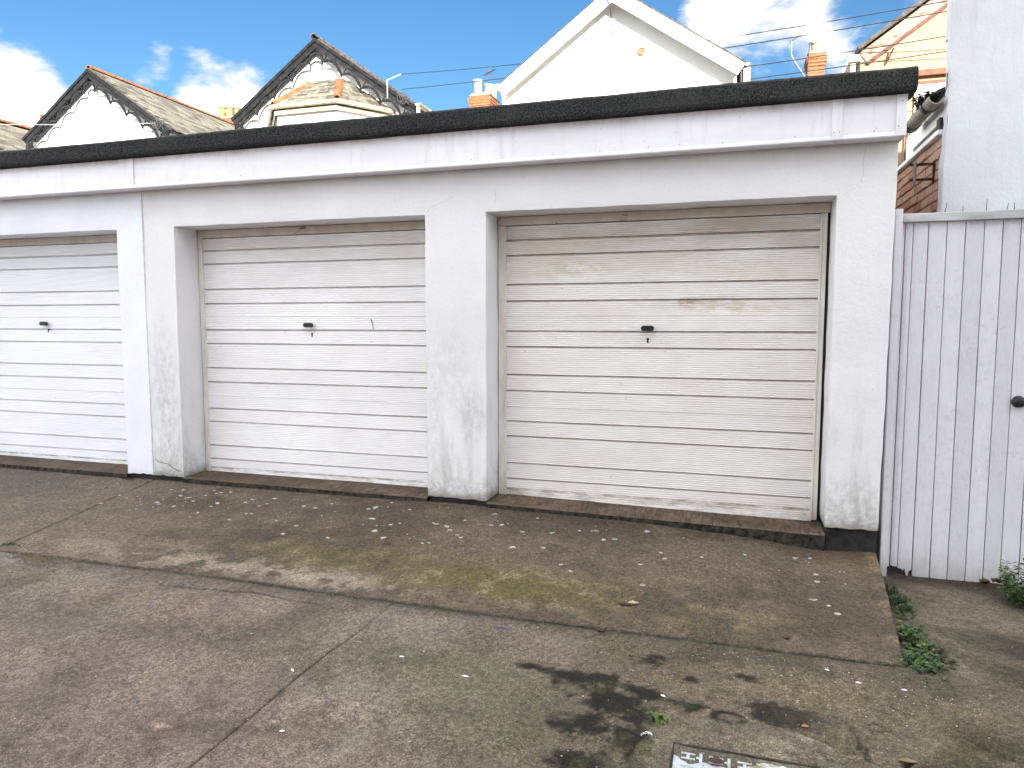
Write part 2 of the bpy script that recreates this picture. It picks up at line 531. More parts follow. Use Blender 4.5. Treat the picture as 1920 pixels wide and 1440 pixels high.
M['riser'] = simple('riser_shadow_dirt_concrete', (.030, .026, .019), .95, var=.6, scale=25, bump=.8)  # sill riser's shadow and dirt in one near-black colour; drain frame shares it
M['tarmac'] = simple('distant_lane_concrete', (.15, .135, .12), .9, var=.2, scale=3, bump=.3)
M['rear_bounce_white'] = simple('rear_house_bounce_white', (.78, .77, .73), .9, var=.2, scale=4)  # white picked so the unseen house bounces fill onto the garages

# ------------------------------------------------------------------ mesh helpers
class MB:
    def __init__(self):
        self.v = []; self.f = []
    def box(self, x0, x1, y0, y1, z0, z1):
        b = len(self.v)
        self.v += [(x0, y0, z0), (x1, y0, z0), (x1, y1, z0), (x0, y1, z0), (x0, y0, z1), (x1, y0, z1), (x1, y1, z1), (x0, y1, z1)]
        self.f += [tuple(b + i for i in q) for q in ((0, 3, 2, 1), (4, 5, 6, 7), (0, 1, 5, 4), (1, 2, 6, 5), (2, 3, 7, 6), (3, 0, 4, 7))]
        return self
    def prism(self, pts, fn, a, c):
        """closed outline pts (2D) extruded from a to c; fn(u, v, w) places a point"""
        b = len(self.v); n = len(pts)
        self.v += [fn(u, v, a) for u, v in pts] + [fn(u, v, c) for u, v in pts]
        self.f.append(tuple(b + i for i in range(n)))
        self.f.append(tuple(b + n + i for i in reversed(range(n))))
        for i in range(n):
            j = (i + 1) % n
            self.f.append((b + j, b + i, b + n + i, b + n + j))
        return self
    def strip(self, inner, outer, fn, a, c):
        """ribbon between two open outlines, given thickness a..c"""
        b = len(self.v); n = len(inner)
        for w in (a, c):
            self.v += [fn(*p, w) for p in inner] + [fn(*p, w) for p in outer]
        for i in range(n - 1):
            I, O, I2, O2 = b + i, b + n + i, b + 2 * n + i, b + 3 * n + i
            self.f += [(I, I + 1, O + 1, O), (I2, O2, O2 + 1, I2 + 1), (I, I2, I2 + 1, I + 1), (O, O + 1, O2 + 1, O2)]
        for k in (0, n - 1):
            self.f.append((b + k, b + n + k, b + 3 * n + k, b + 2 * n + k))
        return self
    def tube(self, pts, r, seg=8, r2=None, cap=True):
        P = [Vector(p) for p in pts]; b = len(self.v); n = len(P)
        for i, p in enumerate(P):
            d = (P[min(i + 1, n - 1)] - P[max(i - 1, 0)]).normalized()
            up = Vector((0, 0, 1)) if abs(d.z) < .9 else Vector((1, 0, 0))
            u = d.cross(up).normalized(); w = d.cross(u)
            rr = r if r2 is None else r + (r2 - r) * i / (n - 1)
            for k in range(seg):
                a = 2 * math.pi * k / seg
                self.v.append(tuple(p + (u * math.cos(a) + w * math.sin(a)) * rr))
        for i in range(n - 1):
            for k in range(seg):
                k2 = (k + 1) % seg
                self.f.append((b + i * seg + k, b + i * seg + k2, b + (i + 1) * seg + k2, b + (i + 1) * seg + k))
        if cap:
            self.f.append(tuple(b + k for k in reversed(range(seg))))
            self.f.append(tuple(b + (n - 1) * seg + k for k in range(seg)))
        return self
    def lathe(self, prof, c, axis='z', seg=20):
        b = len(self.v); n = len(prof)
        for r, h in prof:
            for k in range(seg):
                a = 2 * math.pi * k / seg
                p = (r * math.cos(a), r * math.sin(a), h) if axis == 'z' else (r * math.cos(a), -h, r * math.sin(a))
                self.v.append((p[0] + c[0], p[1] + c[1], p[2] + c[2]))
        for i in range(n - 1):
            for k in range(seg):
                k2 = (k + 1) % seg
                self.f.append((b + i * seg + k, b + i * seg + k2, b + (i + 1) * seg + k2, b + (i + 1) * seg + k))
        self.f.append(tuple(b + k for k in reversed(range(seg))))
        self.f.append(tuple(b + (n - 1) * seg + k for k in range(seg)))
        return self
    def quad(self, *p):
        b = len(self.v); self.v += [tuple(q) for q in p]; self.f.append(tuple(range(b, b + len(p)))); return self
    def mesh(self, name, mat, smooth=False):
        me = bpy.data.meshes.new(name)
        me.from_pydata(self.v, [], self.f)
        me.update()
        if mat: me.materials.append(mat)
        if smooth:
            me.shade_smooth()
        return me
    def build(self, name, mat, parent=None, smooth=False, bevel=0.0, recalc=True):
        me = self.mesh(name, mat, smooth)
        if recalc:
            import bmesh
            bm = bmesh.new(); bm.from_mesh(me)
            bmesh.ops.recalc_face_normals(bm, faces=bm.faces)
            bm.to_mesh(me); bm.free()
        o = bpy.data.objects.new(name, me)
        COL.objects.link(o)
        if parent is not None: attach(o, parent)
        if bevel:
            bv = o.modifiers.new('soft_edges', 'BEVEL')
            bv.width = bevel; bv.segments = 2; bv.limit_method = 'ANGLE'; bv.angle_limit = R(40)
        return o

def world_of(o):
    p = Vector(o.location)
    while o.parent is not None:
        o = o.parent; p = p + Vector(o.location)
    return p
def attach(o, parent):
    """parent o; geometry stays in world coordinates, the thing's base is the parent's location"""
    o.parent = parent
    o.location = Vector(o.location) - world_of(parent)
def tag(o, label=None, cat=None, group=None, kind=None):
    if label: o['label'] = label
    if cat: o['category'] = cat
    if group: o['group'] = group
    if kind: o['kind'] = kind
    return o
def thing(name, loc, label, cat, group=None):
    o = bpy.data.objects.new(name, None)
    o.empty_display_size = .2
    o.location = loc
    COL.objects.link(o)
    return tag(o, label, cat, group)
def inst(name, mesh, loc, parent, rot=(0, 0, 0), scale=(1, 1, 1)):
    o = bpy.data.objects.new(name, mesh)
    COL.objects.link(o)
    o.location = loc; o.rotation_euler = rot; o.scale = scale
    if parent is not None: attach(o, parent)
    return o

# ------------------------------------------------------------------ numpy noise for the ground sheets
def vnoise(x, y, s, seed):
    rs = np.random.RandomState(seed)
    T = rs.rand(256, 256)
    X = x * s + 57.3 + seed; Y = y * s + 91.7
    xi = np.floor(X).astype(int); yi = np.floor(Y).astype(int)
    fx = X - xi; fy = Y - yi
    fx = fx * fx * (3 - 2 * fx); fy = fy * fy * (3 - 2 * fy)
    g = lambda a, b: T[a % 256, b % 256]
    return (g(xi, yi) * (1 - fx) + g(xi + 1, yi) * fx) * (1 - fy) + (g(xi, yi + 1) * (1 - fx) + g(xi + 1, yi + 1) * fx) * fy
def fbm(x, y, s, seed, o=5, gain=.55):
    t = 0; a = 1; w = 0
    for i in range(o):
        t = t + a * vnoise(x, y, s * 2 ** i, seed + i * 13); w += a; a *= gain
    return t / w
def sst(v, a, b):
    t = np.clip((v - a) / (b - a), 0, 1)
    return t * t * (3 - 2 * t)

def joint_y(x):
    return -1.565 + .012 * np.sin(x * 1.7 + .5) + .010 * (fbm(x, x * 0, 3.0, 5, 4) - .5) * 2
def edge_x(y):
    return .885 + .098 * np.clip(y, -1.6, .2) + .010 * (fbm(y, y * 0, 5, 9, 3) - .5)
def left_joint_x(y):
    return -4.69 - .155 * y + .012 * (fbm(y, y * 0, 4, 3, 3) - .5)
def crack_x(y):
    return np.interp(y, [-4, -2.97, -2.35, -2.12, -1.88, -1.5], [-1.74, -1.721, -1.704, -1.69, -1.655, -1.64]) + .016 * (fbm(y, y * 0, 2.6, 21, 5) - .5) * 2
def base_z(x, y):
    z0 = np.interp(x, [-9, -5, -2, -1.2, -.5, 0, .58, .9], [-.04, -.045, -.045, -.052, -.072, -.098, -.155, -.145])
    z1 = np.interp(x, [-9, .7], [-.13, -.16])
    t = np.clip((y + 1.57) / 1.57, 0, 1)
    z = z1 + (z0 - z1) * t
    zy = np.interp(y, [-30, -4.84, -2.5, -1.57], [-.25, -.22, -.19, 0])
    return np.where(y < -1.57, np.interp(y, [-4.84, -2.5, -1.57], [-.22, -.19, -.145]) + (z1 + .145) * sst(y, -2.5, -1.57), z)
def alley_z(x, y):
    return np.interp(y, [-2.2, -1.57, -1.1, -.5, .1, 3], [-.185, -.180, -.215, -.27, -.305, -.32])
GROUND_TONE = 0.66
def tint_at(x, y, part):
    n1 = fbm(x, y, .9, 1, 5); n2 = fbm(x, y, 3.2, 2, 6, .6); n3 = fbm(x, y, 9, 4, 5, .65)
    def C(*c): return np.array(c)[None, :] * np.ones((x.size, 1))
    def L(a, b, t): return a + (b - a) * np.clip(t, 0, 1)[:, None]
    def G(cx, cy, rx, ry, e=0.0): return np.exp(-(((x - cx) / rx) ** 2 + ((y - cy) / ry) ** 2)) + e
    pink = C(.205, .163, .150); olive = C(.120, .104, .074); brown = C(.098, .080, .063); grey = C(.135, .118, .106)
    if part == 'apron':
        c = L(brown, C(.128, .106, .086), sst(n2, .4, .68))
        c = L(c, grey, sst(-x, 3.6, 5.0) * .9)
        c = L(c, C(.19, .155, .125), sst(n1 + .25 * n3, .62, .78) * .55)
        m = (G(-1.6, -1.12, 1.05, .22) * .95 + G(-1.2, -1.28, .55, .16) + G(-2.6, -1.05, .6, .25) * .45 + G(-.3, -1.3, .8, .2) * .4) * sst(n2 + .4 * n3, .40, .80) * 1.5
        c = L(c, C(.128, .112, .050), m * .55)
        c = L(c, C(.205, .18, .115), m * sst(n3, .50, .72) * .6)
        rub = (G(-3.2, -1.38, 1.0, .13) + G(-2.2, -1.42, .5, .10)) * sst(n3, .36, .58)
        c = L(c, C(.31, .265, .225), rub * .75)
        rust = G(-2.05, -.75, .5, .3) * sst(n2, .4, .6)
        c = L(c, C(.125, .085, .055), rust * .4)
        back = sst(y + .25 * n3, -.16, .03) * sst(x, -1.6, -.6)
        c = L(c, C(.060, .050, .036), back * sst(n3, .35, .6) * .8)
        corner = G(.78, -.05, .25, .25) * sst(n3, .35, .6)
        c = L(c, C(.20, .15, .06), corner * .6)
        dk = G(.2, -.75, .9, .5) * sst(n2, .4, .65)
        c = L(c, C(.085, .068, .055), dk * .35)
        for (cx, cy, r_) in ((-2.06, -.83, .035), (-1.95, -1.1, .02), (-2.85, -.95, .05)):
            c = L(c, C(.06, .05, .045), G(cx, cy, r_, r_) * 1.2)
        # brushed worn edge by the alley
        c = L(c, C(.25, .19, .135), sst(x - edge_x(y), -.09, -.01) * sst(n3, .4, .6) * .6)
        c = L(c, C(.055, .052, .04), sst(-np.abs(y - joint_y(x)), -.035, -.004) * sst(n3, .32, .55) * .9)
    else:
        c = L(pink, C(.165, .142, .120), sst(n1, .35, .65))
        c = L(c, C(.225, .195, .175), sst(n2 + .3 * n1, .62, .86) * .8)
        c = L(c, C(.095, .085, .074), sst(n2, .52, .30) * .6)
        c = L(c, C(.30, .262, .24), G(-1.30, -2.42, .38, .30) * sst(n3, .42, .60) * .75)
        c = L(c, C(.235, .18, .15), G(-2.75, -2.0, .6, .25) * sst(n3, .36, .6) * .6)
        wet = G(-3.2, -2.2, .9, .18) + G(-2.6, -3.1, .5, .35)
        c = L(c, C(.10, .095, .085), wet * .45)
        right = sst(x + .5 * (n1 - .5), -1.1, -.3)
        c = L(c, olive, right * .85)
        c = L(c, C(.185, .155, .115), right * sst(n2, .52, .72) * .6)
        c = L(c, C(.112, .102, .055), right * sst(fbm(x, y, 2.2, 33, 6, .62), .46, .66) * .6)
        c = L(c, C(.055, .05, .036), right * sst(fbm(x, y, 3.4, 36, 6, .66), .52, .66) * .65)
        ol = G(-1.1, -2.1, .6, .25) + G(-.9, -2.5, .5, .4)
        c = L(c, C(.130, .125, .085), ol * .6)
        # damp dark band just below the apron joint
        band = sst(y + .12 * (n2 - .5), -1.72, -1.60) * sst(x, -4.6, -3.8)
        c = L(c, C(.090, .083, .070), band * .5)
        c = L(c, C(.055, .062, .035), sst(y + .1 * (n3 - .5), -1.64, -1.60) * sst(x, -2.6, -1.6) * sst(-x, .3, .9) * .4)
        c = L(c, C(.04, .036, .028), sst(-np.abs(y - joint_y(x)), -.045, -.004) * sst(n3, .30, .55) * .85 * sst(-x, -.72, -.70))
        hair = sst(-np.abs(y + 1.72 + .05 * np.sin(x * 3.1) + .06 * (fbm(x, y, 4, 55, 4) - .5) * 2), -.012, -.002) * sst(x, -3.1, -2.9) * sst(-x, 1.9, 2.1)
        c = L(c, C(.04, .035, .03), hair * .8)
        # wide stretch in front of the gate: trodden pale and dark smears
        al = sst(x, .82, 1.0) * sst(y, -1.9, -1.4)
        smear = fbm(x * 1.6 + y * 1.1, y * 1.2, 2.0, 44, 5)
        c = L(c, C(.10, .088, .068), al * .9)
        c = L(c, C(.185, .16, .13), al * sst(smear, .50, .66) * .8)
        c = L(c, C(.050, .043, .034), al * sst(smear, .46, .32) * .8)
        gate_foot = sst(y + .15 * (n3 - .5), -.18, .06) * sst(x, .9, 1.0)
        c = L(c, C(.045, .036, .027), gate_foot * .85)
        # black moss-and-mud patches
        mud = (G(-.56, -2.03, .13, .055) + G(-.42, -2.17, .10, .07) + G(-.50, -2.35, .09, .055) + G(-.47, -2.56, .08, .06) + G(-.29, -2.40, .045, .14)
               + G(-.27, -2.09, .055, .03) + G(-.12, -2.11, .06, .032) * .9 + G(.17, -2.09, .075, .07) + G(-.33, -2.05, .09, .03) * .5
               + .8 * np.exp(-((np.sqrt((x - .02) ** 2 + (1.6 * (y + 2.16)) ** 2) - .06) / .018) ** 2)
               + G(.05, -1.84, .1, .03) * .5 + G(-.32, -1.80, .07, .05) * .7 + G(-.80, -2.0, .05, .02) * .6 + G(-.18, -1.92, .08, .03) * .5)
        mud = mud - .5 * G(-.40, -2.30, .16, .022) * sst(x + y, -2.9, -2.5)
        mud = mud * 1.15 + .16 * G(-.42, -2.25, .28, .26) + .15 * G(.2, -2.08, .16, .12)
        n4 = fbm(x, y, 26, 61, 4, .7)
        mm = sst(mud + 1.5 * (n3 - .5) + 1.9 * (n4 - .5) + .5 * (n2 - .5), .30, .80)
        mm = mm * sst(mud + .25 * (n3 - .5), .06, .22) * sst(x + y * .15, -1.35, -1.1)
        halo = sst(mud + 1.2 * (n3 - .5) + 1.6 * (n4 - .5), .12, .5) * sst(mud, .08, .3)
        c = L(c, C(.062, .054, .042), halo * .7)
        c = L(c, C(.017, .0155, .013), mm * .98)
        c = L(c, C(.060, .072, .024), mm * sst(fbm(x, y, 16, 71, 4), .56, .68) * .4)
        # broken paving at the lower right
        br = sst(x + .2 * n2, .45, .7) * sst(-y + .2 * n2, 1.95, 2.15)
        c = L(c, C(.072, .064, .040), br * sst(n2, .58, .42) * .9)
        c = L(c, C(.150, .132, .100), br * sst(n2, .46, .60) * .75)
        crk = sst(-np.abs(fbm(x, y, 3.6, 88, 4) - .5), -.020, -.003) * sst(x, .30, .5) * sst(-y, 1.95, 2.1) * sst(n2, .38, .5)
        c = L(c, C(.022, .02, .015), crk * .9)
        c = L(c, C(.045, .04, .032), G(.26, -2.08, .14, .09) * sst(n3, .35, .6) * .8)
        net = (sst(-np.abs(fbm(x, y * 2.2, 7, 91, 3) - .5), -.018, -.004)) * np.clip(G(.26, -2.09, .14, .09) * 1.6, 0, 1)
        c = L(c, C(.018, .016, .012), net)
        # light rough pad round the drain cover
        pad = sst(1 - np.sqrt(((x - .10) / .40) ** 2 + ((y + 2.50) / .34) ** 2) + .10 * (n3 - .5), -.01, .03)
        c = L(c, C(.165, .155, .125), pad * .6 * (1 - .6 * mm))
        c = L(c, C(.29, .27, .24), pad * sst(n3, .42, .62) * .75 * sst(x, -.1, .2))
        c = L(c, C(.13, .12, .060), pad * sst(n3, .46, .60) * .6 * sst(.3 - x, 0, .2))
        # peach stain, blueish flecks
        c = L(c, C(.36, .27, .21), G(-1.99, -2.80, .055, .018) * sst(n3, .35, .5))
        c = L(c, C(.09, .085, .14), (G(-1.02, -1.70, .05, .02) + G(-1.27, -1.80, .03, .015)) * .7)
        c = L(c, C(.065, .06, .05), sst(-np.abs(x - crack_x(y)), -.02, -.003) * sst(n3, .35, .6) * sst(-y, 1.9, 2.1) * .5)
        c = L(c, C(.21, .22, .225), G(-4.32, -1.64, .16, .06) * 1.2 * sst(n3, .3, .5))
    c = c * (0.78 + .44 * n3)[:, None] * np.array([1.18, 1.15, 1.12])[None, :] * GROUND_TONE
    return np.clip(c, .008, .8)
def sheet(name, nx, ny, pos, zfn, part, mat, parent=None, skirt=.05, rim=True):
    u, v = np.meshgrid(np.linspace(0, 1, nx), np.linspace(0, 1, ny))
    u = u.ravel(); v = v.ravel()
    x, y = pos(u, v)
    z = zfn(x, y)
    rough = fbm(x, y, 14, 6, 4) - .5; sw = fbm(x, y, 1.6, 7, 3) - .5
    z = z + rough * .006 + sw * .012
    if part != 'apron':
        br = sst(x + .15 * rough, .35, .6) * sst(-y, 1.95, 2.1)
        ch = fbm(x, y, 3.6, 88, 4)
        z = z - br * sst(-np.abs(ch - .5), -.02, -.003) * .016 + br * sst(ch, .5, .56) * .012
        pad = sst(1 - np.sqrt(((x - .10) / .40) ** 2 + ((y + 2.50) / .34) ** 2), -.01, .03)
        z = z + pad * .006
        hair = sst(-np.abs(y + 1.72 + .05 * np.sin(x * 3.1) + .06 * (fbm(x, y, 4, 55, 4) - .5) * 2), -.006, -.001) * sst(x, -3.1, -2.9) * sst(-x, 1.9, 2.1)
        z = z - hair * .008
    if rim:
        e = np.minimum.reduce([u * (nx - 1), (1 - u) * (nx - 1), v * (ny - 1), (1 - v) * (ny - 1)])
        z = z - .004 * (e < .5)
    me = bpy.data.meshes.new(name)
    V = np.stack([x, y, z], 1)
    idx = np.arange(nx * ny).reshape(ny, nx)
    F = np.stack([idx[:-1, :-1], idx[:-1, 1:], idx[1:, 1:], idx[1:, :-1]], -1).reshape(-1, 4)
    ring = np.concatenate([idx[0, :-1], idx[:-1, -1], idx[-1, :0:-1], idx[:0:-1, 0]])
    sk = V[ring].copy(); sk[:, 2] -= skirt
    n0 = len(V); m = len(ring)
    V = np.concatenate([V, sk])
    j = np.arange(m); j2 = (j + 1) % m
    F2 = np.stack([ring[j2], ring[j], n0 + j, n0 + j2], -1)
    F = np.concatenate([F, F2])
    me.vertices.add(len(V)); me.vertices.foreach_set('co', V.astype(np.float32).ravel())
    me.loops.add(F.size); me.loops.foreach_set('vertex_index', F.astype(np.int32).ravel())
    me.polygons.add(len(F))
    me.polygons.foreach_set('loop_start', np.arange(0, F.size, 4, dtype=np.int32))
    me.polygons.foreach_set('loop_total', np.full(len(F), 4, dtype=np.int32))
    me.update(calc_edges=True)
    me.shade_smooth()
    col = tint_at(np.concatenate([x, sk[:, 0]]), np.concatenate([y, sk[:, 1]]), part)
    a = me.attributes.new('tint', 'FLOAT_COLOR', 'POINT')
    a.data.foreach_set('color', np.concatenate([col, np.ones((len(col), 1))], 1).astype(np.float32).ravel())
    me.materials.append(mat)
    o = bpy.data.objects.new(name, me)
    COL.objects.link(o)
    o['kind'] = 'structure'
    if parent is not None: attach(o, parent)
    return o

# ------------------------------------------------------------------ ground
g = MB()
g.quad((-400, -400, -.42), (400, -400, -.42), (400, 400, -.42), (-400, 400, -.42))
tag(g.build('ground', M['soil']), kind='structure')
def interp_pos(xa, xb, ya, yb):
    """x = lerp(xa(y), xb(y)), y = lerp(ya(x), yb(x)) solved approximately"""
    def pos(u, v):
        x = np.full_like(u, 0.0)
        y = np.full_like(u, -1.0)
        for _ in range(4):
            a = xa(y) if callable(xa) else xa; b = xb(y) if callable(xb) else xb
            x = a + (b - a) * u
            c = ya(x) if callable(ya) else ya; d = yb(x) if callable(yb) else yb
            y = c + (d - c) * v
        return x, y
    return pos
HW = .0048
def jw(x):
    return .0042 + .0040 * sst(x, -1.3, -.5) + .003 * np.exp(-((x - .0) / .12) ** 2)
sheet('apron_slab', 560, 170, interp_pos(lambda y: left_joint_x(y) + HW, edge_x, lambda x: joint_y(x) + jw(x), .10), base_z, 'apron', M['concrete'], skirt=.22)
sheet('apron_slab', 260, 150, interp_pos(-8.2, lambda y: left_joint_x(y) - HW, lambda x: joint_y(x) + jw(x), .10), base_z, 'apron', M['concrete'])
sheet('yard_slab', 560, 240, interp_pos(-8.2, lambda y: crack_x(y) - .0058 * sst(-y, 1.84, 1.93), -3.75, lambda x: joint_y(x) - jw(x)), base_z, 'yard', M['concrete'])
def yard_z(x, y):
    t = sst(x, .74, 1.0)
    return base_z(x, y) * (1 - t) + alley_z(x, y) * t
sheet('yard_slab', 460, 240, interp_pos(crack_x, 3.4, -3.75, lambda x: np.where(x < .74, joint_y(x) - jw(x), joint_y(x))), yard_z, 'yard', M['concrete'])
sheet('alley_path', 240, 190, interp_pos(lambda y: edge_x(y) - .03, 3.4, joint_y, .40), lambda x, y: np.minimum(alley_z(x, y), np.where(x < edge_x(y) + .05, base_z(x, y) - .012, 0) * 1.0), 'yard', M['concrete'])
m = MB()
for (x0, x1, y0, y1) in ((-60, -8.2, -60, .4), (-8.2, 3.4, -60, -3.75), (3.4, 60, -60, .4)):
    m.quad((x0, y0, -.235), (x1, y0, -.235), (x1, y1, -.235), (x0, y1, -.235))
tag(m.build('service_lane', M['tarmac']), kind='structure')

# pale lichen crusts on the apron (positions in metres)
SP = [(-2.21, -0.2), (-2.41, -0.08), (-2.47, -0.24), (-2.38, -0.44), (-2.2, -0.52), (-2.15, -0.48), (-2.25, -0.65), (-2.14, -0.75), (-1.82, -0.44), (-1.77, -0.5), (-1.69, -0.58), (-1.65, -0.62), (-1.85, -0.77), (-1.81, -0.76), (-1.74, -0.3), (-1.54, -0.34), (-1.47, -0.31), (-1.3, -0.4), (-1.11, -0.38), (-0.94, -0.29), (-0.84, -0.26), (-1.28, -0.68), (-1.09, -0.65), (-1.27, -0.13), (-0.76, -0.4), (-0.69, -0.37), (-0.51, -0.16), (-0.39, -0.51), (-0.36, -0.59), (-0.85, -0.95), (-0.93, -0.87), (-0.49, -0.73), (-0.44, -1.01), (-1.58, -0.12), (-1.91, -0.42), (-4.61, -0.43), (-4.59, -0.63), (-4.18, -0.5), (-4.13, -0.53), (-3.98, -0.55), (-3.69, -0.63), (-3.7, -0.48), (-3.71, -0.4), (-3.89, -0.19), (-3.87, -0.17), (-3.79, -0.14), (-3.5, -0.26), (-3.51, -0.34), (-3.35, -0.39), (-3.33, -0.32), (-3.34, -0.2), (-3.33, -0.56), (-3.29, -0.55), (-3.36, -0.7), (-3.02, -0.64), (-2.82, -0.7), (-2.84, -0.21), (-3.02, -0.31), (-2.91, -0.32), (-2.51, -0.25), (-2.48, -0.21), (-2.37, -0.44), (-2.24, -0.66), (-2.14, -0.76), (-2.49, -0.84), (-2.82, -0.85), (-3.96, -0.13), (-4.13, -0.31), (-4.03, -0.34), (-3.93, -0.26), (-3.93, -0.4), (-4.32, -0.2), (-4.22, -0.18), (-0.15, -0.49), (0.49, -0.49), (0.48, -0.61), (0.53, -1.04), (0.1, -0.34), (0.39, -0.25), (0.48, -0.2), (0.5, -0.95), (0.43, -0.9)]
for _ in range(70):
    SP.append((random.uniform(-4.6, -1.9), random.uniform(-.75, -.1)))
for _ in range(26):
    SP.append((random.uniform(-6.6, -4.8), random.uniform(-.7, -.15)))
for _ in range(24):
    SP.append((random.uniform(-1.9, .7), random.uniform(-.9, -.12)))
def gz(x, y, apron=True):
    X = np.array([x]); Y = np.array([y])
    z = base_z(X, Y) if apron else yard_z(X, Y)
    return float((z + (fbm(X, Y, 14, 6, 4) - .5) * .006 + (fbm(X, Y, 1.6, 7, 3) - .5) * .012)[0])
m = MB()
for k, (x, y) in enumerate(SP):
    r = random.uniform(.007, .0135) if k < 82 else random.uniform(.0018, .0048)
    if k in (32, 22, 21, 76, 6, 36, 62, 55, 3): r = .014
    lobes = [(0, 0, r)] + [(random.uniform(-1.6, 1.6) * r, random.uniform(-1.3, 1.3) * r, r * random.uniform(.3, .7)) for _ in range(random.choice((0, 1, 2, 3)) if k < 82 else 0)]
    for (dx, dy, rr) in lobes:
        n = 11; b = len(m.v)
        zz = gz(x + dx, y + dy)
        for ring, (fr, h) in enumerate(((1, .0005), (.75, .0035))):
            for i in range(n):
                a = 2 * math.pi * i / n
                q = rr * fr * (1 + .35 * mnoise.noise(Vector((x * 31 + math.cos(a) * 1.4, y * 31 + math.sin(a) * 1.4, dx * 90))))
                m.v.append((x + dx + q * 1.25 * math.cos(a), y + dy + q * math.sin(a), zz + h))
        for i in range(n):
            j = (i + 1) % n
            m.f.append((b + i, b + j, b + n + j, b + n + i))
        m.f.append(tuple(b + n + i for i in range(n)))
tag(m.build('lichen_spots', M['lichen']), 'white crusty lichen spots scattered over the brown concrete apron', 'lichen', kind='stuff')

# ------------------------------------------------------------------ garage walls
OPEN = [(-7.182, -4.962), (-4.375, -2.155), (-1.69, .58)]
HEAD = 2.068
def facade(name, x0, x1, opens, mat, parent, lean=0.0):
    cell = .035
    xs = set([x0, x1]); zs = [0.0, HEAD, 2.62]
    for a, b in opens: xs |= {a, b}
    xs = sorted(xs)
    def fill(arr):
        out = []
        for a, b in zip(arr[:-1], arr[1:]):
            n = max(1, int(round((b - a) / cell)))
            out += [a + (b - a) * i / n for i in range(n)]
        return out + [arr[-1]]
    X = fill(xs); Z = fill(zs)
    iH = min(range(len(Z)), key=lambda i: abs(Z[i] - HEAD))
    mb = MB(); vid = {}
    def isopen(x, z):
        return any(a < x < b for a, b in opens) and z < HEAD
    def P(i, j):
        if (i, j) in vid: return vid[(i, j)]
        x, z = X[i], Z[j]
        n = mnoise.noise(Vector((x * 1.7, 3.1, z * 1.7))) * .007 + mnoise.noise(Vector((x * 7, 9.1, z * 7))) * .0022
        jx = mnoise.noise(Vector((x * 6, 1.1, z * 6))) * .0035
        jz = mnoise.noise(Vector((x * 6, 5.1, z * 6))) * .0035
        edge = any(abs(x - a) < 1e-6 or abs(x - b) < 1e-6 for a, b in opens) and z < HEAD + 1e-6 or (abs(z - HEAD) < 1e-6 and any(a < x < b for a, b in opens))
        fx = x + jx if edge else x
        if abs(x - x1) < 1e-6: fx = x + lean * (z / 2.4 - 1) + jx
        if z < 1e-6: jz = mnoise.noise(Vector((x * 12, 5.1, 0))) * .010 + max(0, mnoise.noise(Vector((x * 30, 8.1, 0))) - .15) * .03
        mb.v.append((fx, n + (.004 if edge else 0), z + (jz if (edge or z < 1e-6) else 0)))
        vid[(i, j)] = len(mb.v) - 1
        return vid[(i, j)]
    for i in range(len(X) - 1):
        for j in range(len(Z) - 1):
            if isopen((X[i] + X[i + 1]) / 2, (Z[j] + Z[j + 1]) / 2): continue
            mb.f.append((P(i, j), P(i + 1, j), P(i + 1, j + 1), P(i, j + 1)))
    def sweep(ids, depth, rings):
        prev = ids
        for r in range(1, rings + 1):
            cur = []
            for q in ids:
                vx, vy, vz = mb.v[q]
                d = depth * r / rings
                w = mnoise.noise(Vector((vx * 5, d * 9, vz * 5))) * .004
                cur.append(len(mb.v)); mb.v.append((vx + w, d, vz + w * .6))
            for a in range(len(ids) - 1):
                mb.f.append((prev[a], prev[a + 1], cur[a + 1], cur[a]))
            prev = cur
    for a, b in opens:
        ia = X.index(a); ib = X.index(b)
        ids = [P(ia, j) for j in range(iH + 1)] + [P(i, iH) for i in range(ia + 1, ib + 1)] + [P(ib, j) for j in range(iH - 1, -1, -1)]
        sweep(ids, .46, 9)
    iE = len(X) - 1
    sweep([P(iE, j) for j in range(len(Z))], .46, 6)
    # undersides of the piers
    for i in range(len(X) - 1):
        if not isopen((X[i] + X[i + 1]) / 2, .01):
            a, b = P(i, 0), P(i + 1, 0)
            va, vb = mb.v[a], mb.v[b]
            n = len(mb.v); mb.v += [(va[0], .46, va[2]), (vb[0], .46, vb[2])]
            mb.f.append((a, n, n + 1, b))
    o = mb.build('front_wall', mat, parent, smooth=True, recalc=False)
    o.data.set_sharp_from_angle(angle=R(38))
    return o
JX = -4.685
gar2 = thing('garage_block', (-1.9, 0, 0), 'white rendered double garage nearest the gate, with two ribbed up-and-over doors', 'garage')
gar1 = thing('garage_block', (-6.4, 0, 0), 'bluish white single garage at the left edge, past the vertical joint', 'garage')
facade('w', JX + .003, .905, OPEN[1:], M['wall'], gar2, lean=.018)
facade('w', -8.2, JX - .003, OPEN[:1], M['wall_blue'], gar1)
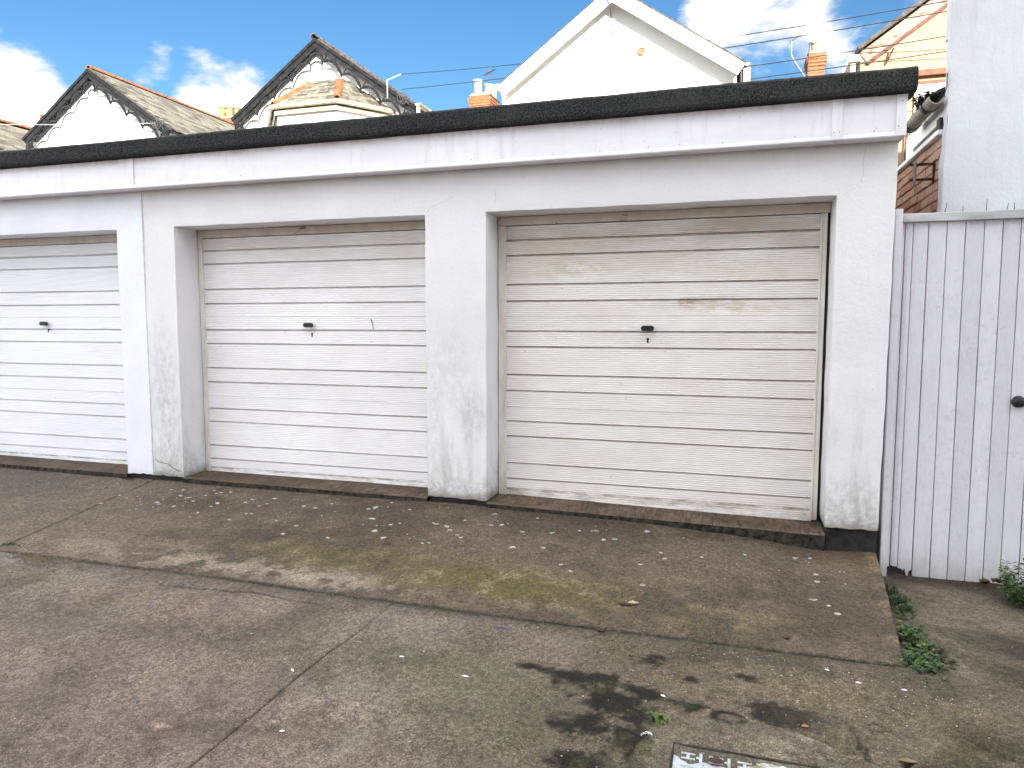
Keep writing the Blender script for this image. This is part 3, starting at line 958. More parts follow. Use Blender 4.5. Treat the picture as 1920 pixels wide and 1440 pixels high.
# joint bead between the two buildings
b = MB()
for k in range(24):
    z0, z1 = 2.36 * k / 24, 2.36 * (k + 1) / 24
    w = .004 + .002 * random.random()
    b.box(JX - .003, JX + .0035 + .001 * random.random(), -.0065 + .002 * random.random(), .01, z0, z1)
b.build('joint_bead', M['sealant'], gar2)
for i, (par, x0, x1) in enumerate(((gar2, JX + .003, .93), (gar1, -8.2, JX - .003))):
    # body behind the front
    b = MB()
    b.box(x0 + .01, x1 - .07, .47, 5.2, -.3, 2.60)
    b.build('garage_body', M['wall' if i == 0 else 'wall_blue'], par)
    xr = .955 if i == 0 else JX - .003
    # felt edge: rounded kerb profile swept along the front, slightly uneven
    prof = [(-.150, 2.603), (-.176, 2.606), (-.183, 2.625), (-.180, 2.68), (-.176, 2.722), (-.150, 2.742), (-.08, 2.745), (.0, 2.725), (.0, 2.60)]
    mb = MB(); n = 90; xs = [x0 + (xr - x0) * k / n for k in range(n + 1)]
    for k, x in enumerate(xs):
        for (py, pz) in prof:
            w = mnoise.noise(Vector((x * 1.3, py * 5, 2))) * .006 + mnoise.noise(Vector((x * 9, py * 9, 7))) * .0025
            mb.v.append((x, py + w, pz + w * .8 - .002 * (abs(math.sin(x * 1.9)) > .985)))
    q = len(prof)
    for k in range(n):
        for a in range(q):
            a2 = (a + 1) % q
            mb.f.append((k * q + a, k * q + a2, (k + 1) * q + a2, (k + 1) * q + a))
    mb.f.append(tuple(range(q))); mb.f.append(tuple(n * q + a for a in reversed(range(q))))
    mb.build('felt_roof_edge', M['felt'], par)
    b = MB(); b.box(x0, xr - .002, .002, 5.3, 2.602, 2.70)
    b.build('flat_roof', M['felt'], par)
    if i == 0:
        b = MB(); b.box(.90, .952, .001, 5.3, 2.604, 2.743)
        b.build('felt_verge', M['felt'], par, bevel=.012)
# fascia boards: three lengths with cover strips
def fascia(x0, x1, par, label=None):
    prof = [(-.118, 2.600), (-.118, 2.392), (-.123, 2.386), (-.125, 2.370), (-.120, 2.364), (-.02, 2.364), (-.02, 2.600)]
    mb = MB(); n = max(2, int((x1 - x0) / .08))
    for k in range(n + 1):
        x = x0 + (x1 - x0) * k / n
        for (py, pz) in prof:
            mb.v.append((x, py + mnoise.noise(Vector((x * 1.1, 0, pz * 3))) * .003, pz))
    q = len(prof)
    for k in range(n):
        for a in range(q):
            a2 = (a + 1) % q
            mb.f.append((k * q + a, k * q + a2, (k + 1) * q + a2, (k + 1) * q + a))
    mb.f.append(tuple(range(q))); mb.f.append(tuple(n * q + a for a in reversed(range(q))))
    return mb.build('fascia_board', M['fascia'], par)
fascia(-8.2, -4.66, gar1)
fascia(-4.657, .548, gar2)
fascia(.551, .915, gar2)
for xa, xb in ((-4.685, -4.632), (.520, .578), (.862, .917)):
    b = MB(); b.box(xa, xb, -.1285, -.1195, 2.368, 2.599)
    b.build('fascia_cover_strip', M['fascia'], gar2, bevel=.0015)
b = MB(); b.box(.906, .914, -.019, 5.2, 2.364, 2.599)
b.build('side_fascia', M['fascia'], gar2)
nl = MB().lathe([(.0030, 0), (.0030, .0015), (.0015, .0025)], (0, 0, 0), 'y', 8).mesh('fascia_screw', M['nail'])
for x in (-6.6, -5.75, -4.18, -3.62, -3.05, -2.45, -1.75, -1.18, -.55, -.1, .32, .534, .564, .75):
    inst('fascia_screw', nl, (x, -.1235, 2.40 + random.uniform(-.006, .006)), gar2 if x > -4.6 else gar1)
for x, z in ((.534, 2.41), (.564, 2.41), (.89, 2.56), (.875, 2.42), (-4.66, 2.42)):
    inst('fascia_screw', nl, (x, -.129, z), gar2)
# black plinths under the piers
for par, x0, x1 in ((gar1, -4.957, JX), (gar2, JX, -4.385), (gar2, -2.145, -1.70), (gar2, .59, .885)):
    b = MB(); b.box(x0, x1, .022, .44, -.32, .004)
    b.build('pier_plinth', M['bitumen'], par)
# chipped render and hair cracks, raised ribbons of exposed filler
def ribbon(pts, w, y, par, mat=M['crack'], name='crack'):
    mb = MB(); P = []
    for (x0, z0), (x1, z1) in zip(pts[:-1], pts[1:]):
        for k in range(5):
            t = k / 5
            P.append((x0 + (x1 - x0) * t + random.uniform(-.003, .003), z0 + (z1 - z0) * t + random.uniform(-.003, .003)))
    P.append(pts[-1])
    for x, z in P:
        s = w * random.uniform(.4, 1.2)
        yy = y(x, z)
        mb.v += [(x - s * .7, yy, z - s * .7), (x + s * .7, yy, z + s * .7), (x + s * .7, yy + .02, z + s * .7), (x - s * .7, yy + .02, z - s * .7)]
    n = len(P)
    for i in range(n - 1):
        a = 4 * i
        for e in range(4):
            mb.f.append((a + e, a + (e + 1) % 4, a + 4 + (e + 1) % 4, a + 4 + e))
    mb.build(name, mat, par)
def fy(x, z):
    return mnoise.noise(Vector((x * 1.7, 3.1, z * 1.7))) * .007 + mnoise.noise(Vector((x * 7, 9.1, z * 7))) * .0022 - .0007
ribbon([(-2.14, 2.08), (-2.10, 2.12), (-2.02, 2.15), (-1.93, 2.18)], .0012, fy, gar2)
ribbon([(.73, 2.35), (.715, 2.24), (.722, 2.19), (.71, 2.13)], .0011, fy, gar2)
ribbon([(.70, 2.12), (.66, 2.09), (.61, 2.07)], .0010, fy, gar2)
ribbon([(-1.62, 2.13), (-1.615, 2.17), (-1.625, 2.22)], .0011, fy, gar2)
ribbon([(-4.66, .14), (-4.61, .115), (-4.52, .10), (-4.45, .06), (-4.39, .05)], .0035, fy, gar2, M['gap_dark'])

# ------------------------------------------------------------------ garage doors
DY = .28
JOINTS = [1.900, 1.789, 1.576, 1.455, 1.339, 1.233, 1.117, .909, .788, .663, .558, .444, .238, .119]
SEAMS = (1.339, .663)
def door(par, x0, x1, bottom, mat, hx, hz, kz, dx=0, label=None, rustmark=None, dent=False):
    d = thing('garage_door', ((x0 + x1) / 2, DY, bottom), None, None)
    if label: d['label'] = label
    attach(d, par)
    zs = [1.999] + JOINTS + [bottom]
    nx = 40 if dent else 24
    for k in range(len(zs) - 1):
        zt, zb = zs[k], zs[k + 1]
        lip_t = .0 if (k == 0) else (.002 if zt in SEAMS else .015)   # recess height below the upper joint
        prof = []   # (y offset, z, groove)
        rec = .003 if zt in SEAMS else .015
        if k > 0:
            prof += [(.024, zt, 1), (rec, zt - .0005, 1), (rec, zt - lip_t * .45, 1), (.0, zt - lip_t - .001, .25)]
        else:
            prof += [(.024, zt, 1), (.0, zt - .003, .5)]
        a = zt - lip_t - .006; bz = zb + .007
        nf = max(2, int(round((a - bz) / .0150)))
        for q in range(nf):
            z0 = a - (a - bz) * q / nf; h = (a - bz) / nf
            prof += [(.0, z0 - h * .18, 0), (.0, z0 - h * .58, 0), (.0022, z0 - h * .70, .35), (.0022, z0 - h * .86, .35)]
        prof += [(.0, bz, 0), (-.0015, zb + .004, .0), (-.0015, zb + .0012, .2), (.024, zb + .0008, 1)]
        mb = MB(); gr = []
        for i in range(nx + 1):
            x = x0 + (x1 - x0) * i / nx
            for (py, pz, gg) in prof:
                w = mnoise.noise(Vector((x * 1.3, k * 3.7, pz * 2))) * .003
                zz = pz + mnoise.noise(Vector((x * 2, k * 1.7, 5))) * .0012
                if dent:
                    g2 = math.exp(-((x - .0) / .42) ** 2 - ((pz - 1.40) / .07) ** 2)
                    w += g2 * (.010 + .012 * mnoise.noise(Vector((x * 9, 3, pz * 12))))
                mb.v.append((x, DY + py + w, zz)); gr.append(gg)
        q = len(prof)
        for i in range(nx):
            for a_ in range(q - 1):
                mb.f.append((i * q + a_, i * q + a_ + 1, (i + 1) * q + a_ + 1, (i + 1) * q + a_))
        o = mb.build('panel', mat, d, recalc=False)
        at = o.data.attributes.new('groove', 'FLOAT', 'POINT')
        at.data.foreach_set('value', gr)
        # face winding towards the viewer
        o.data.flip_normals()
    b = MB(); b.box(x0, x1, DY + .028, DY + .04, bottom, 1.996)
    b.build('door_back', M['gap_dark'], d)
    b = MB(); b.box(x0 - .004, x1 + .004, DY - .007, DY + .012, bottom - .022, bottom - .001)
    b.build('bottom_rail', mat, d, bevel=.003)
    # pull handle: flat oval grip on a short stem, and a keyhole below
    b = MB()
    b.lathe([(.012, -.012), (.012, .03), (.014, .034)], (hx, DY - .0, hz), 'y', 14)
    pts = []
    for s, cx in ((1, .027), (-1, -.027)):
        for t in range(9):
            a = math.pi / 2 - math.pi * t / 8 if s == 1 else -math.pi / 2 - math.pi * t / 8
            pts.append((cx + .0185 * math.cos(a), .0185 * math.sin(a)))
    b.prism(pts, lambda u, v, w: (hx + u, DY - w, hz + v), .030, .044)
    b.build('handle', M['black_plastic'], d, bevel=.003)
    b = MB()
    b.lathe([(.0085, -.01), (.0085, .003), (.006, .005)], (hx + dx, DY, kz), 'y', 14)
    b.box(hx + dx - .0045, hx + dx + .0045, DY - .0035, DY + .01, kz - .026, kz - .004)
    b.build('keyhole', M['black_plastic'], d)
    if rustmark:
        rx, rz = rustmark
        ribbon([(rx - .012, rz + .05), (rx, rz + .02), (rx + .006, rz - .005)], .0045, lambda x, z: DY - .0018, d, M['rust'], 'rust_scratch')
        ribbon([(rx + .006, rz - .01), (rx + .013, rz - .035)], .003, lambda x, z: DY - .0018, d, M['rust'], 'rust_scratch')
    return d
door(gar1, -7.14, -4.99, .0, M['door1'], -6.11, 1.28, 1.225, .014, 'clean bluish white ribbed door')
door(gar2, -4.335, -2.18, -.0, M['door2'], -3.30, 1.27, 1.20, .012, 'white ribbed door with a small rust scratch', rustmark=(-2.74, 1.27))
door(gar2, -1.628, .525, -.018, M['door3'], -.58, 1.252, 1.175, 0, 'soiled cream white ribbed door with a dented panel', dent=True)
for par, (a, b_), left, right in ((gar1, OPEN[0], .035, .03), (gar2, OPEN[1], .035, .03), (gar2, OPEN[2], .055, .030)):
    bt = -.03
    for bx_ in ((a + .006, a + left, DY - .014), (b_ - right - .018, b_ - .019, DY - .012)):
        fr = MB(); fr.box(bx_[0], bx_[1], bx_[2], DY + .05, bt, 2.0)
        fr.build('door_frame_jamb', M['frame'], par, bevel=.002)
    fr = MB()
    fr.box(a + .004, b_ - .004, DY - .014, DY + .05, 2.002, 2.064)
    fr.build('door_frame_head', M['frame'], par, bevel=.002)
    for bx_ in ((b_ - .018, b_ - .003, DY + .006), (a + .001, a + .0055, DY + .0)):
        fr = MB(); fr.box(bx_[0], bx_[1], bx_[2], DY + .05, bt, 2.0)
        fr.build('frame_gap', M['gap_dark'], par)
    # thin batten edge seen beside the jamb
    for bx_ in ((a + left + .0005, a + left + .010, DY - .020), (b_ - right - .030, b_ - right - .0185, DY - .018)):
        fr = MB(); fr.box(bx_[0], bx_[1], bx_[2], DY + .02, bt, 1.997)
        fr.build('door_stop', M['frame'], par, bevel=.0015)
# lower bottom cover of the right jamb at the third opening: bright outer strip
# sills
def sill(par, x0, x1, za, zb, y0=-.006):
    mb = MB(); n = 46
    for i in range(n + 1):
        t = i / n; x = x0 + (x1 - x0) * t; z = za + (zb - za) * t
        wv = mnoise.noise(Vector((x * 8, 0, 4))) * .005
        for (yy, zz) in ((y0 + wv, z - .3), (y0 + wv, z - .010), (y0 + .010 + wv, z + wv * .4), (.16, z + .002), (.46, z + .004)):
            mb.v.append((x, yy, zz))
    q = 5
    for i in range(n):
        for a in range(q - 1):
            mb.f.append((i * q + a, i * q + a + 1, (i + 1) * q + a + 1, (i + 1) * q + a))
    o = mb.build('door_sill', M['sill'], par, recalc=False)
    o.data.flip_normals()
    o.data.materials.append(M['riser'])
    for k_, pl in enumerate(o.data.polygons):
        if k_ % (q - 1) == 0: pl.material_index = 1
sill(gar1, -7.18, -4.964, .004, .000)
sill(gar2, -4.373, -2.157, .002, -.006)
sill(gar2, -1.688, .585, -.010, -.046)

# ------------------------------------------------------------------ boarded gate
GY = .12
gate = thing('board_gate', (1.6, GY, -.3), 'tall white painted gate of vertical boards right of the garages', 'gate')
b = MB(); b.box(.915, .958, .06, .16, -.34, 1.978)
b.build('gate_post', M['gate'], gate, bevel=.006)
b = MB(); b.box(3.0, 3.06, .06, .16, -.34, 1.978)
b.build('gate_post', M['gate'], gate, bevel=.006)
b = MB()
n = 12
b.box(.962, 3.0, GY - .03, GY + .06, 1.900, 1.951)
b.build('top_rail', M['rail'], gate, bevel=.004)
edges = [.962, .985, 1.030, 1.112, 1.210, 1.309, 1.407, 1.503, 1.594]
while edges[-1] < 2.95: edges.append(edges[-1] + .097)
bott = {1: [(-.0, -.247)], }
for i in range(len(edges) - 1):
    xa, xb = edges[i] + random.uniform(.0018, .0036), edges[i + 1] - random.uniform(.0018, .0036)
    zb = -.305 + random.uniform(-.004, .004)
    if i < 3:
        zb = -.255
    if i == 2:
        low = [(0, -.262), (.25, -.262), (.38, -.272), (.5, -.258), (.62, -.30), (.72, -.322), (.8, -.275), (1, -.264)]
    elif i == 1:
        low = [(0, -.247), (.5, -.252), (1, -.249)]
    else:
        low = [(t / 5, zb + random.uniform(-.003, .003)) for t in range(6)]
    mb = MB(); ch = .004
    # board as an open box with chamfered long edges, split along its height for slight warp
    rows = 22
    def bx(z): return mnoise.noise(Vector((i * 5.3, 0, z * .7))) * .0022
    def by(z): return mnoise.noise(Vector((i * 3.1, 4, z * .6))) * .004
    zt = 1.899
    m_ = len(low)
    for r in range(rows + 1):
        t = r / rows
        for (f, zl) in low:
            z = zl + (zt - zl) * t
            x = xa + (xb - xa) * f
            mb.v.append((x + bx(z), GY + by(z) + (ch if f in (0, 1) else 0), z))
    for r in range(rows):
        for c in range(m_ - 1):
            mb.f.append((r * m_ + c, r * m_ + c + 1, (r + 1) * m_ + c + 1, (r + 1) * m_ + c))
    nv = len(mb.v)
    for q in range(nv):
        x, y, z = mb.v[q]; mb.v.append((x, y + .02, z))
    for r in range(rows):
        for c in (0, m_ - 1):
            mb.f.append((r * m_ + c, (r + 1) * m_ + c, nv + (r + 1) * m_ + c, nv + r * m_ + c))
        for c in range(m_ - 1):
            mb.f.append((nv + r * m_ + c, nv + (r + 1) * m_ + c, nv + (r + 1) * m_ + c + 1, nv + r * m_ + c + 1))
    for c in range(m_ - 1):
        mb.f.append((c, nv + c, nv + c + 1, c + 1))
        e = rows * m_
        mb.f.append((e + c, e + c + 1, nv + e + c + 1, nv + e + c))
    o = mb.build('board', M['gate'], gate)
for zz in (.05, 1.0, 1.75):
    b = MB(); b.box(.97, 2.98, GY + .03, GY + .07, zz, zz + .09)
    b.build('rear_ledge', M['gate'], gate)
b = MB(); b.lathe([(.036, -.01), (.036, .004), (.020, .006), (.019, .012), (.030, .015), (.033, .022), (.030, .029), (.012, .033)], (1.632, GY, .822), 'y', 22)
b.build('knob', M['black_plastic'], gate, smooth=True)
npts = [(1.193, .062, .012), (1.290, .040, .0), (1.412, .075, .002), (1.515, .045, .01), (1.555, .048, .0), (1.665, .07, .045), (1.78, .05, 0), (1.9, .07, -.02)]
for x, h, lean in npts:
    b = MB(); b.tube([(x, GY + .01, 1.94), (x + lean, GY + .01, 1.951 + h)], .0026, 6, .0014)
    b.build('spike_nail', M['nail'], gate)

# ------------------------------------------------------------------ tall white building with brick side
WX, WY = 1.388, 1.0
wb = thing('white_building', (5, 3, -.3), 'tall white roughcast building behind the gate, with a bare brick side', 'building')
mb = MB()
nz_, nx_ = 90, 60
H = 7.0
for j in range(nz_ + 1):
    z = -.3 + (H + .3) * j / nz_
    for i in range(nx_ + 1):
        x = WX + (9.5 - WX) * (i / nx_) ** 2.2
        y = WY + mnoise.noise(Vector((x * 1.3, 2, z * 1.3))) * .012
        xx = x
        if i == 0:
            xx += mnoise.noise(Vector((2, 7, z * 9))) * .010 + mnoise.noise(Vector((2, 7, z * 30))) * .006 - (.010 if z < 2.5 else 0)
        mb.v.append((xx, y, z))
for j in range(nz_):
    for i in range(nx_):
        a = j * (nx_ + 1) + i
        mb.f.append((a, a + 1, a + nx_ + 2, a + nx_ + 1))
# returns and back of the tall part (deep enough to be a real block)
b0 = len(mb.v)
for j in range(nz_ + 1):
    z = -.3 + (H + .3) * j / nz_
    vx, vy, vz = mb.v[j * (nx_ + 1)]
    mb.v.append((vx, WY + .10, z))
for j in range(nz_):
    mb.f.append((j * (nx_ + 1), (j + 1) * (nx_ + 1), b0 + j + 1, b0 + j))
mb.build('rendered_front_wall', M['white_render'], wb, smooth=True, recalc=False)
b = MB(); b.box(WX + .012, 9.5, WY + .104, WY + .20, 3.3, H)
b.box(2.1, 9.5, WY + .2, 3.6, -.3, H - .01)
b.build('building_body', M['white_render'], wb)
# brick side wall of the lean-to, individually laid
bx0 = WX
TOPZ = 2.635
mo = MB(); mo.box(bx0 + .012, bx0 + .20, WY + .105, 6.5, -.3, TOPZ)
mo.build('mortar_core', M['mortar'], wb)
def brick_mesh(l, h, seed):
    m_ = MB(); m_.box(0, .105, 0, l, 0, h)
    me = m_.mesh('brick', M['brick'])
    import bmesh
    bm = bmesh.new(); bm.from_mesh(me)
    bmesh.ops.bevel(bm, geom=bm.edges[:], offset=.005, segments=1, affect='EDGES')
    rr = random.Random(seed)
    for v in bm.verts:
        v.co += Vector((rr.uniform(-.003, .003), rr.uniform(-.003, .003), rr.uniform(-.002, .002)))
    bmesh.ops.recalc_face_normals(bm, faces=bm.faces)
    bm.to_mesh(me); bm.free()
    return me
stre = [brick_mesh(.215, .065, s) for s in range(4)]
head = [brick_mesh(.1025, .065, s + 9) for s in range(3)]
z = 1.36; row = 0
while z < TOPZ - .07:
    y = WY + .108 - (0 if row % 2 == 0 else .0)
    if row % 2: 
        inst('brick', random.choice(head), (bx0 + random.uniform(-.004, .004), y, z), wb); y += .1125
    while y < 3.4:
        inst('brick', random.choice(stre), (bx0 + random.uniform(-.006, .005), y, z), wb, rot=(random.uniform(-.006, .006), 0, random.uniform(-.012, .012)))
        y += .225
    z += .075; row += 1
b = MB(); b.box(bx0 - .03, bx0 + .14, WY + .108, 6.5, TOPZ + .002, TOPZ + .035)
b.build('window_sill', M['white_trim'], wb, bevel=.003)
b = MB(); b.box(bx0 + .02, bx0 + .05, WY + .108, 2.05, TOPZ + .037, TOPZ + .105)
b.build('window_strip', M['glass'], wb)
b = MB(); b.box(bx0 + .005, bx0 + .06, WY + .108, 2.30, TOPZ + .107, TOPZ + .255)
b.box(bx0 + .006, bx0 + .061, 2.052, 2.30, TOPZ + .036, TOPZ + .106)
b.build('fascia', M['white_trim'], wb, bevel=.003)
b = MB()
gp = [(-.075 + .055 * math.cos(math.pi + math.pi * k / 10), .055 * math.sin(math.pi + math.pi * k / 10)) for k in range(11)] + [(-.075 + .047 * math.cos(-math.pi * k / 10), .047 * math.sin(-math.pi * k / 10)) for k in range(11)]
b.prism(gp, lambda u, v, w: (bx0 + u, w, 2.868 + v), WY - .03, 1.74)
b.build('gutter', M['grey_gutter'], wb, smooth=False)
gp2 = [(-.075 + .062 * math.cos(math.pi * .92 + math.pi * 1.16 * k / 12), .062 * math.sin(math.pi * .92 + math.pi * 1.16 * k / 12)) for k in range(13)] + [(-.075 + .056 * math.cos(-math.pi * k / 10), .056 * math.sin(-math.pi * k / 10)) for k in range(11)]
for yy in (1.15, 1.66):
    b = MB(); b.prism(gp2, lambda u, v, w: (bx0 + u, w, 2.868 + v), yy, yy + .05)
    b.build('gutter_bracket', M['black_gutter'], wb)
b = MB(); b.prism([(u * 1, v) for u, v in gp2[:13]] + [(-.015, .0)], lambda u, v, w: (bx0 + u, w, 2.868 + v), 1.742, 1.76)
b.build('gutter_end_cap', M['black_gutter'], wb)
b = MB(); b.prism([(-.09, 2.905), (-.09, 2.925), (.60, 3.25), (.60, 3.22)], lambda u, v, w: (bx0 + u, w, v), WY + .102, 1.72)
b.build('lean_to_roof', M['slate_dark'], wb)
b = MB(); b.box(bx0 - .02, bx0 + .10, WY + .11, WY + .19, TOPZ + .02, TOPZ + .12)
b.build('slate_packing', M['slate_dark'], wb)
# rusty bracket holding a pale tube
rb = thing('wall_bracket', (bx0, 1.27, 2.40), 'rusty iron bracket holding a short pale tube on the brick side wall', 'bracket')
b = MB(); b.box(bx0 - .012, bx0 - .004, 1.25, 1.285, 2.325, 2.475)
b.build('wall_plate', M['rust'], rb)
for zz in (2.342, 2.452):
    b = MB(); b.box(bx0 - .165, bx0 - .0125, 1.262, 1.27, zz, zz + .018)
    b.build('arm', M['rust'], rb)
b = MB(); b.tube([(bx0 - .135, 1.250, 2.295), (bx0 - .135, 1.250, 2.485)], .0105, 12)
b.build('tube', M['galv'], rb, smooth=False)
b = MB(); b.tube([(bx0 - .02, .97, 3.02), (bx0 - .018, .97, 2.93)], .004, 6); b.tube([(bx0 - .018, .972, 2.93), (bx0 - .03, .98, 2.86)], .003, 6)
b.build('loose_cable', M['wire'], wb)

# ------------------------------------------------------------------ houses behind
def rake_fn(ax, az, s, L, drop, yy):
    """maps (distance along slope, depth below roofline) to the gable plane"""
    ux, uz = s * math.cos(math.atan2(drop, L)), -math.sin(math.atan2(drop, L))
    nx, nz2 = -s * math.sin(math.atan2(drop, L)) , -math.cos(math.atan2(drop, L))
    return lambda a, d, w: (ax + ux * a + nx * d, yy - w, az + uz * a + nz2 * d)
def slate_set(par, ax, az, s, hw, drop, y0, y1, count, mat):
    """individually laid slates on one slope, next to the gable first; the rest joined"""
    ang = math.atan2(drop, hw); L = math.hypot(hw, drop)
    me = MB(); me.box(-.145, .145, 0, .30, 0, .008)
    mesh = me.mesh('slate', mat)
    gauge = .205; rows = int(L / gauge); cols = int((y1 - y0) / .30) + 1
    rest = MB(); made = 0
    e_along = Vector((s * math.cos(ang), 0, -math.sin(ang))); nrm = Vector((s * math.sin(ang), 0, math.cos(ang)))
    cells = [(c, r) for c in range(cols) for r in range(rows)]
    for c, r in cells:
        y = y0 + .15 + c * .30 + (.15 if r % 2 else 0)
        if y > y1: continue
        jit = random.uniform(-.012, .012)
        p = Vector((ax, y, az)) + e_along * (L - (r + 1) * gauge + jit - .0) + nrm * .055
        tilt = ang - .045
        if made < count:
            o = bpy.data.objects.new('slate', mesh); COL.objects.link(o)
            o.location = p
            # local X -> world Y, local Y -> down slope, local Z -> normal
            dn = (e_along * math.cos(.045) + nrm * .02).normalized()
            X_ = Vector((0, -s, 0)); Z_ = X_.cross(dn)
            from mathutils import Matrix
            mt = Matrix((X_, dn, Z_)).transposed()
            e = mt.to_euler(); e.rotate_axis('Z', random.uniform(-.02, .02))
            o.rotation_euler = e
            attach(o, par); made += 1
        else:
            b_ = len(rest.v)
            for dx in (-.145, .145):
                for dl in (0, .30):
                    q = p + Vector((0, dx, 0)) + e_along * dl + nrm * (.004 if dl == 0 else .014)
                    rest.v += [tuple(q), tuple(q + nrm * .008)]
            rest.f += [(b_ + 1, b_ + 3, b_ + 7, b_ + 5), (b_ + 2, b_ + 3, b_ + 7, b_ + 6), (b_ + 0, b_ + 1, b_ + 3, b_ + 2), (b_ + 4, b_ + 5, b_ + 7, b_ + 6)]
    if rest.f:
        tag(rest.build('slate_courses', mat, par), kind='stuff')
def ridge_tiles(par, p0, p1, r=.11, pitch=.45, mat='ridge', flat=1.0):
    p0 = Vector(p0); p1 = Vector(p1); d = (p1 - p0); n = max(1, int(d.length / pitch)); d.normalize()
    up = Vector((0, 0, 1)); side = d.cross(up).normalized(); up = side.cross(d)
    for k in range(n):
        a = p0 + d * (k * pitch + .004); c = p0 + d * ((k + 1) * pitch - .004)
        mb = MB()
        for q, rr in ((a, r), (c, r * 1.06)):
            for w in (rr, rr - .018):
                for t in range(9):
                    an = math.pi * t / 8
                    mb.v.append(tuple(q + side * math.cos(an) * w + up * math.sin(an) * w * flat - up * .04))
        for t in range(8):
            mb.f += [(t, t + 1, 19 + t, 18 + t), (9 + t, 27 + t, 28 + t, 10 + t), (t, 9 + t, 10 + t, t + 1), (18 + t, 19 + t, 28 + t, 27 + t)]
        mb.f += [(0, 18, 27, 9), (8, 17, 35, 26)]
        mb.build('ridge_tile', M[mat], par)
def gable_house(label, ax, az, hwl, dl, hwr, dr, y0, y1, wallmat, roof_t=.07, over=.22, group=None, name='house', wl=.12, wr=.12):
    h = thing(name, (ax, y0 + 2, -.3), label, 'house', group)
    # walls: gable prism
    mb = MB()
    sl, sr = dl / hwl, dr / hwr
    xl, xr = ax - hwl + wl, ax + hwr - wr
    mb.prism([(xl, -.3), (xr, -.3), (xr, az - sr * (xr - ax) - .05), (ax, az - .05), (xl, az - sl * (ax - xl) - .05)], lambda u, v, w: (u, w, v), y0, y1)
    mb.build('wall', wallmat, h)
    for s, hw, dr_ in ((-1, hwl, dl), (1, hwr, dr)):
        mb = MB()
        a = math.atan2(dr_, hw); nx, nz_2 = s * math.sin(a), math.cos(a)
        top = (ax, az - .02); foot = (ax + s * (hw), az - .02 - dr_)
        mb.prism([top, foot, (foot[0] + nx * roof_t, foot[1] + nz_2 * roof_t), (top[0], top[1] + roof_t / nz_2)], lambda u, v, w: (u, w, v), y0 - over, y1)
        mb.build('roof_slope', M['slate_dark'], h)
    return h
def scallop_boards(h, ax, az, hw, drop, s, yf, ncusp=5, skew=.62):
    L = math.hypot(hw, drop)
    fn = rake_fn(ax, az, s, hw, drop, yf)
    P0 = MB(); P0.prism([(-.02 if s > 0 else 0, -.03), (L + .02, -.03), (L + .02, .165), (.0 + .16 * drop / hw, .165)], fn, .0, .045)
    P0.build('bargeboard', M['bargeboard'], h)
    P1 = MB(); P1.prism([(.0, -.028), (L + .02, -.028), (L + .02, .045), (.03, .045)], fn, .046, .075)
    P1.build('bargeboard_moulding', M['bargeboard'], h)
    # scalloped fretwork hanging below the board
    cusps = [.40 + k * skew for k in range(ncusp)]
    inner, outer = [], []
    pts = []
    t0 = .40 * drop / hw
    start = (.13 * 1.0, .17)
    prev = (.42 * drop / hw * .62, .26)
    seq = []
    for k, c in enumerate(cusps):
        a0 = prev; c1 = (c + (.06), .335)
        for q in range(11):
            t = q / 10
            # asymmetric arch: rises quickly to the board then droops to the next cusp
            u = a0[0] + (c1[0] - a0[0]) * t
            dep = .172 + (.16 * (max(0, t - .42) / .58) ** 1.6 if True else 0) + (.10 * (max(0, .30 - t) / .30) ** 1.6 if k > 0 else .05 * (1 - t) ** 2)
            seq.append((u, dep))
        prev = (c1[0] + .015, .305)
    endu = min(L - .02, prev[0] + .30)
    for q in range(9):
        t = q / 8
        seq.append((prev[0] + (endu - prev[0]) * t, .172 + .10 * (max(0, .4 - t) / .4) ** 1.6 + .12 * max(0, t - .5) ** 1.3))
    inner = seq
    outer = [(u, d + .062) for u, d in seq]
    P2 = MB(); P2.strip(inner, outer, fn, .005, .04)
    P2.build('scalloped_fretwork', M['bargeboard'], h)
    for c in cusps:
        P3 = MB(); P3.prism([(c + .055, .166), (c + .070, .166), (c + .076, .335), (c + .060, .335)], fn, .008, .036)
        P3.build('fretwork_strut', M['bargeboard'], h)
    # ring drop at the foot
    P5 = MB(); cu, cd = L - .03, .30
    ri = [(cu + .055 * math.cos(2 * math.pi * k / 20), cd + .055 * math.sin(2 * math.pi * k / 20)) for k in range(21)]
    ro = [(cu + .125 * math.cos(2 * math.pi * k / 20), cd + .135 * math.sin(2 * math.pi * k / 20)) for k in range(21)]
    P5.strip(ri, ro, fn, .0, .044)
    P5.build('ring_drop', M['bargeboard'], h)
YB = 11.0
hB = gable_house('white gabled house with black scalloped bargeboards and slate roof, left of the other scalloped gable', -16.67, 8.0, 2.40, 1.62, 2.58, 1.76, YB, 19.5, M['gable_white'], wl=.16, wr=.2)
scallop_boards(hB, -16.67, 7.98, 2.40, 1.62, -1, YB - .22)
scallop_boards(hB, -16.67, 7.98, 2.58, 1.76, 1, YB - .22)
slate_set(hB, -16.67, 8.0, 1, 2.66, 1.81, YB - .22, 18.4, 290, M['slate'])
ridge_tiles(hB, (-16.67, YB - .25, 8.08), (-16.67, 19.4, 8.08), r=.085)
b = MB(); b.prism([(-.06 + .06 * math.cos(math.pi + math.pi * k / 8), .06 * math.sin(math.pi + math.pi * k / 8)) for k in range(9)], lambda u, v, w: (-13.98 + u, w, 6.20 + v), YB - .2, 19)
b.build('gutter', M['black_gutter'], hB)
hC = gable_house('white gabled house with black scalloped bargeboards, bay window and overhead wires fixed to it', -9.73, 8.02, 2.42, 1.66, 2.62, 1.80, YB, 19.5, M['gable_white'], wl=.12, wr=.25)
scallop_boards(hC, -9.73, 8.0, 2.42, 1.66, -1, YB - .22)
